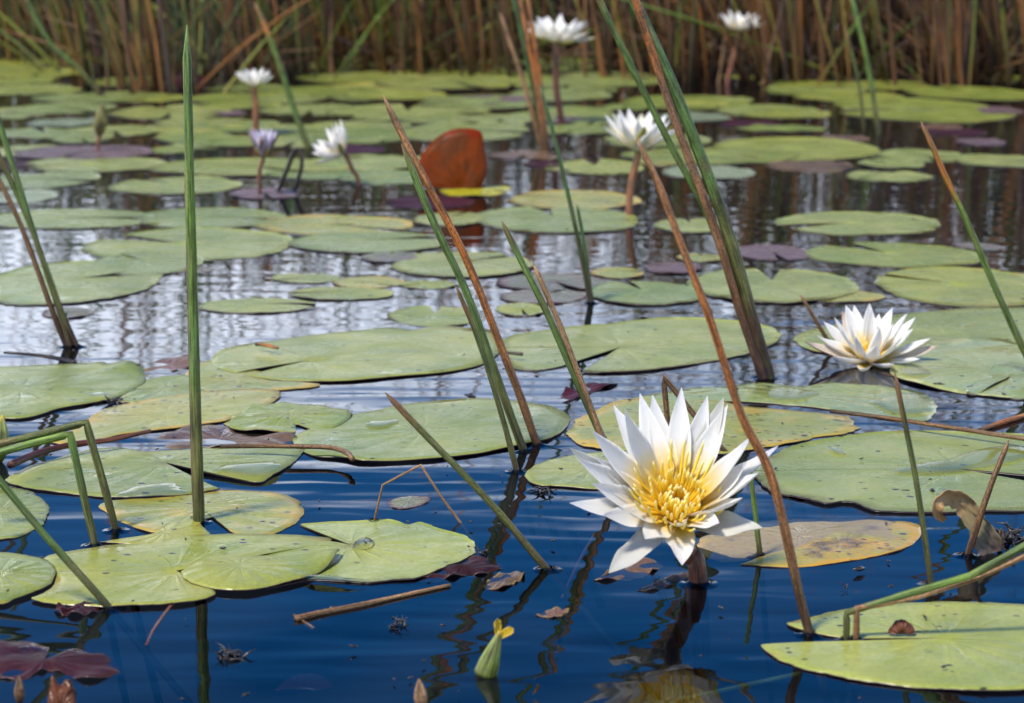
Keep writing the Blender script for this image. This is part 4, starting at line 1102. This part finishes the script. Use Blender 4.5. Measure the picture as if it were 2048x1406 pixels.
# ------------------------------------------------------------------ leaves that stand up
def upright_leaf(name, px, foot, Y, mat, label, bulge=0.012, thick=0.0012, lean=0.25, nr=8):
    """outline in the upright plane through its foot; the blade bellies out and leans back"""
    b = D(foot[0], foot[1], Y)
    rim = catmull([D(x, y, Y) - b for x, y in px], 3)
    V, A, F = [(0, 0, 0)], [(0, 0, 0)], []
    n = len(rim)
    mean = sum(p.length for p in rim) / n
    for k in range(1, nr + 1):
        rr = k / nr
        for i, p in enumerate(rim):
            a = math.atan2(p.z, p.x)
            q = p * rr
            dy = lean * q.z - bulge * math.sin(math.pi * min(1, rr)) * (0.6 + 0.4 * math.sin(a)) + 0.003 * rr * mnoise.noise(Vector((q.x / mean * 3, q.z / mean * 3, 1)))
            V.append((q.x, q.y + dy, q.z)); A.append((a, rr, 0))
    for i in range(n - 1):
        F.append((0, 1 + i, 2 + i))
        for k in range(nr - 1):
            u = 1 + k * n + i
            F.append((u, u + n, u + n + 1, u + 1))
    top = len(V); nf = len(F)
    V += [(v[0], v[1] + thick, v[2]) for v in V]; A += A
    for f in F[:nf]: F.append(tuple(top + x for x in reversed(f)))
    for i in range(n - 1):
        u = 1 + (nr - 1) * n + i
        F.append((u, top + u, top + u + 1, u + 1))
    return b, V, F, A
REDL = pad_mat('leaf_rust_red', (0.17, 0.036, 0.005), (0.24, 0.055, 0.007), (0.22, 0.024, 0.006), 0.45, 0.9, spotc=(0.05, 0.02, 0.01), vein=0.3, wet=0.0, blotch=(0.11, 0.035, 0.01), blotch_amt=0.1)
REDL.node_tree.nodes['Principled BSDF'].inputs['Specular IOR Level'].default_value = 0.1
rn, rl = REDL.node_tree.nodes, REDL.node_tree.links
rt_ = rn.new('ShaderNodeBsdfTranslucent'); rt_.inputs['Color'].default_value = (0.42, 0.11, 0.015, 1)
rx_ = rn.new('ShaderNodeMixShader'); rx_.inputs[0].default_value = 0.3
rl.new(rn['Principled BSDF'].outputs[0], rx_.inputs[1]); rl.new(rt_.outputs[0], rx_.inputs[2]); rl.new(rx_.outputs[0], rn['Material Output'].inputs['Surface'])
yb = W(905, 378).y
pxl = [(838,372),(833,350),(834,330),(850,300),(880,272),(915,259),(950,260),(964,270),(968,292),(975,330),(972,352),(962,376)]
b, V, F, A = upright_leaf('leaf', pxl, (925, 378), yb, REDL, '', bulge=0.010, lean=0.18)
red = empty('folded_lily_leaf', b)
tag(red, 'rust red lily leaf folded upright out of the water', 'leaf')
obj('front_blade', make_mesh('front_blade', V, F, REDL, {'puv': A}), red)
pxl2 = [(x * 0.97 + 925 * 0.03, y * 0.94 + 378 * 0.06) for x, y in pxl]
b2, V, F, A = upright_leaf('leaf', pxl2, (925, 378), yb, REDL, '', bulge=-0.008, lean=0.34)
obj('back_blade', make_mesh('back_blade', V, F, REDL, {'puv': A}), red)
yb = W(390, 178).y
b, V, F, A = upright_leaf('leaf', [(330,176),(332,150),(345,143),(375,145),(400,150),(425,165),(432,177)], (380, 178), yb, PM['crimson'], '', bulge=0.01, lean=0.3, nr=5)
tag(obj('folded_lily_leaf', make_mesh('folded_lily_leaf', V, F, PM['crimson'], {'puv': A}), None, b), 'dark crimson leaf standing among the far reed feet', 'leaf')
BRL = pad_mat('leaf_brown', (0.08, 0.035, 0.015), (0.13, 0.055, 0.018), (0.06, 0.02, 0.012), 0.6, 0.6, vein=0.4, wet=0.0)
BRL.node_tree.nodes['Principled BSDF'].inputs['Specular IOR Level'].default_value = 0.2
yb = W(1805, 1279).y
b, V, F, A = upright_leaf('leaf', [(1776,1279),(1784,1266),(1798,1256),(1812,1256),(1826,1266),(1831,1279)], (1804, 1279), yb, BRL, '', bulge=0.003, lean=0.3, nr=5)
tag(obj('leaf_flap', make_mesh('leaf_flap', V, F, BRL, {'puv': A}), None, b + Vector((0, 0, 0.004))), 'small brown leaf flap standing in the slit of the big pale pad', 'leaf')
yb = W(120, 1415).y
b, V, F, A = upright_leaf('leaf', [(93,1412),(95,1385),(99,1358),(108,1368),(118,1378),(126,1366),(138,1368),(148,1385),(152,1412)], (122, 1414), yb, BRL, '', bulge=0.0015, lean=0.35, nr=6)
tag(obj('leaf_flap', make_mesh('leaf_flap', V, F, BRL, {'puv': A}), None, b), 'notched brown leaf standing out of the water below the tattered red leaf', 'leaf')

# the dry curled leaf: a channelled, crinkled strip that bends over
DRY = reed_mat('leaf_dry', [(0.0, (0.10, 0.07, 0.07)), (0.22, (0.17, 0.15, 0.08)), (0.45, (0.38, 0.24, 0.11)), (1.0, (0.42, 0.24, 0.10))], 0.35)
db = W(1990, 1112)
pl = [D(x, y, db.y + e) for x, y, e in ((1990,1112,0),(1972,1078,0),(1950,1042,0.004),(1930,1012,0.006),(1910,1000,0.004),(1890,1001,-0.004),(1879,1015,-0.010),(1880,1035,-0.008),(1893,1046,0.0))]
wd_ = [26, 25, 22, 20, 18, 15, 12, 9, 6]
pts = catmull(pl, 8)
s = pxm(db)
V, F, T = [], [], []
nv = 15
n = len(pts)
for i, p in enumerate(pts):
    t = i / (n - 1)
    d = (pts[min(i + 1, n - 1)] - pts[max(i - 1, 0)]).normalized()
    yv = Vector((0, 1, 0)); sd_ = d.cross(yv).normalized()
    f = t * (len(wd_) - 1); k = min(int(f), len(wd_) - 2)
    w = (wd_[k] + (wd_[k + 1] - wd_[k]) * (f - k)) / s
    for side in (0, 1):
        for j in range(nv):
            u = -1 + 2 * j / (nv - 1)
            q = p + sd_ * (u * w) + yv * (0.55 * w * u * u) * -1 + yv * 0.006
            cr = 0.22 * w * mnoise.noise(Vector((u * 5, t * 9, 3.0))) + 0.12 * w * mnoise.noise(Vector((u * 13, t * 20, 1.0)))
            q = q + yv * cr + sd_ * (0.3 * w * mnoise.noise(Vector((t * 16, u * 2, 7))))
            if side: q = q + yv * 0.0012
            V.append(tuple(q - db)); T.append(t)
for i in range(n - 1):
    for j in range(nv - 1):
        a = i * 2 * nv + j; c2 = a + 2 * nv
        F.append((a, a + 1, c2 + 1, c2)); F.append((a + nv, c2 + nv, c2 + nv + 1, a + nv + 1))
    for j in (0, nv - 1):
        a = i * 2 * nv + j; c2 = a + 2 * nv
        F.append((a, c2, c2 + nv, a + nv))
tag(obj('dry_leaf', make_mesh('dry_leaf', V, F, DRY, {'t': T}), None, db), 'dry straw coloured leaf curled over like a hook', 'leaf')

# ------------------------------------------------------------------ the reed bed behind
rb = random.Random(77)
FRONT = [(-400,150),(0,118),(150,125),(220,182),(430,186),(500,165),(620,158),(700,142),(880,146),(1000,150),(1100,150),(1300,152),(1450,165),(2048,168),(2500,165)]
def front_y(xpx):
    for (x0, r0), (x1, r1) in zip(FRONT, FRONT[1:]):
        if x0 <= xpx <= x1:
            r_ = r0 + (r1 - r0) * (xpx - x0) / (x1 - x0)
            return CAMH / ((r_ + 150) / FPX)
    return CAMH / ((150 + 150) / FPX)
GR = [(0.08, 0.15, 0.015), (0.12, 0.20, 0.02), (0.19, 0.22, 0.02), (0.05, 0.09, 0.015)]
BRN = [(0.29, 0.11, 0.018), (0.18, 0.07, 0.016), (0.36, 0.19, 0.06), (0.07, 0.03, 0.014), (0.34, 0.13, 0.022), (0.19, 0.11, 0.05), (0.05, 0.024, 0.015)]
def reed_path(L, lean, az, bend, segs=5):
    pts = []
    for i in range(segs + 1):
        t = i / segs
        a = lean + bend * t
        pts.append(Vector((math.sin(a) * math.cos(az) * L * t, math.sin(a) * math.sin(az) * L * t, math.cos(a) * L * t - 0.12 * (1 - t))))
    return pts
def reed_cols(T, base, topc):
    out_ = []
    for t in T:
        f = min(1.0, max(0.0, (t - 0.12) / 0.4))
        g = 0.35 + 0.65 * min(1.0, max(0.0, (t - 0.1) / 0.25))      # muddy feet, with the shade among them painted in
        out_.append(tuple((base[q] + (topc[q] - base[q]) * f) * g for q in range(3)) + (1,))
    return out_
def rand_reed(xf):
    """xf: 0 at the left of the view, 1 at the right, where the bed is drier"""
    gshare = 0.62 - 0.42 * xf
    L = 0.34 + 0.2 * xf + (0.55 + 0.5 * xf) * rb.random() ** 1.6
    lean = abs(rb.gauss(0.16, 0.2)); az = math.pi + rb.gauss(0, 1.0)
    if rb.random() < 0.16: lean = rb.uniform(0.6, 1.25); az = rb.choice((0, math.pi)) + rb.gauss(0, 0.5); L *= 0.7
    base = rb.choice(BRN)
    topc = rb.choice(GR) if rb.random() < gshare else rb.choice(BRN)
    r0 = rb.uniform(0.003, 0.0078)
    return L, lean, az, rb.uniform(-0.05, 0.25), base, topc, r0
# the front 290 are single reeds made from 40 shapes; the mass behind is one object
shapes = {'green': [], 'brown': []}
for k in range(44):
    key = 'green' if k % 2 == 0 else 'brown'
    L, lean, az, bend, base, topc, r0 = rand_reed(0.5)
    topc = rb.choice(GR) if key == 'green' else rb.choice(BRN)
    pts = reed_path(L, min(lean, 0.75), az, bend)
    n = len(pts)
    V, F, T = tube_data(pts, [r0 * (1 - 0.75 * i / (n - 1)) for i in range(n)], 6)
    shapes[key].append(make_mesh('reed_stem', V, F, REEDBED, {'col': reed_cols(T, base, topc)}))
kk = 0
while kk < 290:
    xp = rb.uniform(-60, 2108)
    y = front_y(xp) + 0.5 * rb.random() ** 1.3 * (1 if rb.random() < 0.85 else 2)
    x = (xp - 1024) / FPX * y * 1.003
    if mnoise.noise(Vector((x * 3.4, y * 1.3, 0))) < -0.02 and rb.random() < 0.8: continue
    if y < 6.6 and (abs(xp - 1466) < 34 or abs(xp - 1113) < 22): continue      # the two far flowers stand clear
    kk += 1
    key = 'green' if rb.random() < 0.62 - 0.42 * xp / 2048 else 'brown'
    o = obj('reed_stem', rb.choice(shapes[key]), None, (x, y, 0))
    o.rotation_euler.z = rb.gauss(0, 0.5)
    mk = min([m for m in MARKS if m[1] < 260 and 'reeds' not in m[2]], key=lambda m: abs(m[0] - xp))[2]
    tag(o, ('green topped' if key == 'green' else 'dry brown') + ' reed fronting the reed bed behind ' + mk, 'reed',
        ('green' if key == 'green' else 'brown') + ' bed reeds behind ' + mk)
V, F, CL = [], [], []
def bed_add(pts, r0, cols, sides=5, taper=0.75):
    n = len(pts)
    v, f, t = tube_data(pts, [r0 * (1 - taper * i / (n - 1)) for i in range(n)], sides, v0=len(V))
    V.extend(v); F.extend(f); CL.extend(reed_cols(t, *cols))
for k in range(5600):
    xp = rb.uniform(-420, 2470)
    y = front_y(xp) + 0.15 + 3.6 * rb.random() ** 1.2
    x = (xp - 1024) / FPX * y * 1.003
    if y - front_y(xp) < 1.4 and mnoise.noise(Vector((x * 3.4, y * 1.3, 0))) < -0.02 and rb.random() < 0.85: continue
    if y < 6.6 and abs(xp - 1466) < 34: continue
    L, lean, az, bend, base, topc, r0 = rand_reed(min(1, max(0, xp / 2048)))
    depth_shade = max(0.12, 1.0 - 0.8 * (y - front_y(xp)))      # shade deeper in the bed, darkened into the stem colours
    base = tuple(0.75 * depth_shade * q for q in base); topc = tuple(depth_shade * q for q in topc)
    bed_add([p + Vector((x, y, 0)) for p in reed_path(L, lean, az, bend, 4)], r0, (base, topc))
for k in range(900):                      # fallen litter between the feet
    xp = rb.uniform(-420, 2470)
    y = front_y(xp) + 0.2 + 3.0 * rb.random()
    x = (xp - 1024) / FPX * y
    az = rb.uniform(0, 6.28); L = rb.uniform(0.15, 0.45); el = rb.uniform(0.0, 0.7)
    p = Vector((x, y, rb.uniform(0.0, 0.05)))
    q = p + Vector((math.cos(az) * math.cos(el), math.sin(az) * math.cos(el), math.sin(el))) * L
    c = tuple(0.5 * q for q in rb.choice(BRN))
    bed_add([p, p.lerp(q, 0.5) + Vector((0, 0, rb.uniform(-0.01, 0.02))), q], rb.uniform(0.002, 0.004), (c, c), 4, 0.4)
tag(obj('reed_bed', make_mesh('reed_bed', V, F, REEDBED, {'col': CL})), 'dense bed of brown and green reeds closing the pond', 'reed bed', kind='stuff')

# ------------------------------------------------------------------ films of water standing on the pads
fm = bpy.data.materials.new('water_film')
fm.use_nodes = True
nd, lk = fm.node_tree.nodes, fm.node_tree.links
for n in list(nd): nd.remove(n)
out = nd.new('ShaderNodeOutputMaterial')
gl = N(nd, 'ShaderNodeBsdfGlossy', Roughness=0.06)
trn = nd.new('ShaderNodeBsdfTransparent'); trn.inputs['Color'].default_value = (0.95, 0.96, 0.95, 1)
fr = N(nd, 'ShaderNodeFresnel', IOR=1.333)
mx = nd.new('ShaderNodeMixShader')
lk.new(fr.outputs[0], mx.inputs[0]); lk.new(trn.outputs[0], mx.inputs[1]); lk.new(gl.outputs[0], mx.inputs[2])
lk.new(mx.outputs[0], out.inputs['Surface'])
def film(px, z, label, h=0.0009):
    pts = [W(x, y, z) for x, y in px]
    cen = sum(pts, Vector()) / len(pts)
    rim = catmull([Vector((p.x, p.y, 0)) for p in pts + [pts[0]]], 5)[:-1]
    n = len(rim)
    V = [(0, 0, h)]; F = []
    rs = [0.5, 0.8, 0.93, 1.0]
    hs = [1.0, 0.9, 0.55, 0.0]
    for rr, hh in zip(rs, hs):
        for p in rim:
            j = 1 + 0.10 * mnoise.noise(Vector((p.x * 160, p.y * 160, 1)))
            V.append(((p.x - cen.x) * rr * j, (p.y - cen.y) * rr * j, h * hh))
    for i in range(n):
        F.append((0, 1 + i, 1 + (i + 1) % n))
        for k in range(3):
            a = 1 + k * n
            F.append((a + i, a + n + i, a + n + (i + 1) % n, a + (i + 1) % n))
    f = F[0]
    if (Vector(V[f[1]]) - Vector(V[f[0]])).cross(Vector(V[f[2]]) - Vector(V[f[0]])).z < 0: F = [tuple(reversed(q)) for q in F]
    tag(obj('water_film', make_mesh('water_film', V, F, fm), None, (cen.x, cen.y, z)), label, 'water film')
film([(225,993),(260,975),(300,968),(350,965),(360,975),(375,985),(340,993),(280,996)], 0.0040, 'long water film on the lower lobe of the deeply split pad')
film([(425,940),(450,930),(500,925),(550,923),(560,935),(530,952),(480,950)], 0.0042, 'water film on the pointed lobe of the deeply split pad')
film([(702,1096),(715,1085),(735,1080),(748,1087),(738,1096),(715,1099)], 0.0030, 'clear water bead at the slit of the round fresh pad', 0.003)
film([(730,848),(745,841),(770,842),(792,838),(796,845),(770,855),(740,856)], 0.0036, 'small water film on the oval pad at the three reeds')
film([(1798,737),(1830,732),(1862,745),(1840,752),(1812,750)], 0.0050, 'water film on the cream rimmed pad')
film([(1780,942),(1850,925),(1900,918),(1960,898),(2040,890),(2060,912),(1990,932),(1900,946),(1830,948)], 0.0036, 'broad water film on the black flecked pad')
film([(1655,896),(1672,893),(1690,905),(1675,909)], 0.0036, 'tiny water film near the upper rim of the black flecked pad')
film([(1500,780),(1560,772),(1600,778),(1640,786),(1600,800),(1540,797)], 0.0028, 'water film on the pale wet pad beside the long orange reed')
film([(1740,803),(1800,787),(1845,792),(1868,820),(1800,828)], 0.0028, 'large pale water film at the far end of the pale wet pad')
film([(600,1153),(640,1150),(700,1158),(730,1160),(690,1165),(630,1163)], 0.0030, 'thin water film along the lower rim of the round fresh pad')
film([(170,788),(205,784),(218,788),(190,793)], 0.0044, 'small water film on the wide smooth pad')

# ------------------------------------------------------------------ specks: seeds and crumbs on the water and on the pads
rs_ = random.Random(9)
V, F, T = [], [], []
for k in range(170):
    x, y = rs_.uniform(-60, 2100), rs_.uniform(430, 1400)
    p = W(x, y, 0.0016 + 0.0028 * rs_.random())
    L = rs_.uniform(0.0008, 0.0026) * (2.2 if rs_.random() < 0.08 else 1)
    a = rs_.uniform(0, 6.28)
    d = Vector((math.cos(a), math.sin(a), rs_.uniform(-0.2, 0.3))) * L
    v, f, t = tube_data([p - d, p, p + d], [L * 0.15, L * 0.4, L * 0.1], 5, v0=len(V))
    V += v; F += f; T += t
tag(obj('specks', make_mesh('specks', V, F, DEB, {'t': T})), 'dark seeds and crumbs scattered over water and pads', 'litter', kind='stuff')

# ------------------------------------------------------------------ the water climbs a little round every stem
V, F = [], []
for o in [q for q in bpy.data.objects if q.name.split('.')[0] in ('reed_stem', 'bent_reed', 'water_lily', 'bent_stalk') and q.location.y < 3.2]:
    r0 = 0.0065 if o.name == 'water_lily' else 0.0032
    v0 = len(V)
    prof = [(0.0, 0.0024), (0.0008, 0.0015), (0.002, 0.0008), (0.004, 0.0003), (0.007, 0.00004)]
    for dr, z in prof:
        for k in range(20):
            a = 2 * math.pi * k / 20
            V.append((o.location.x + (r0 + dr) * math.cos(a), o.location.y + (r0 + dr) * math.sin(a), z))
    for i in range(len(prof) - 1):
        for k in range(20):
            F.append((v0 + i * 20 + k, v0 + (i + 1) * 20 + k, v0 + (i + 1) * 20 + (k + 1) % 20, v0 + i * 20 + (k + 1) % 20))
obj('meniscus', make_mesh('meniscus', V, F, WATER), bpy.data.objects['water'])
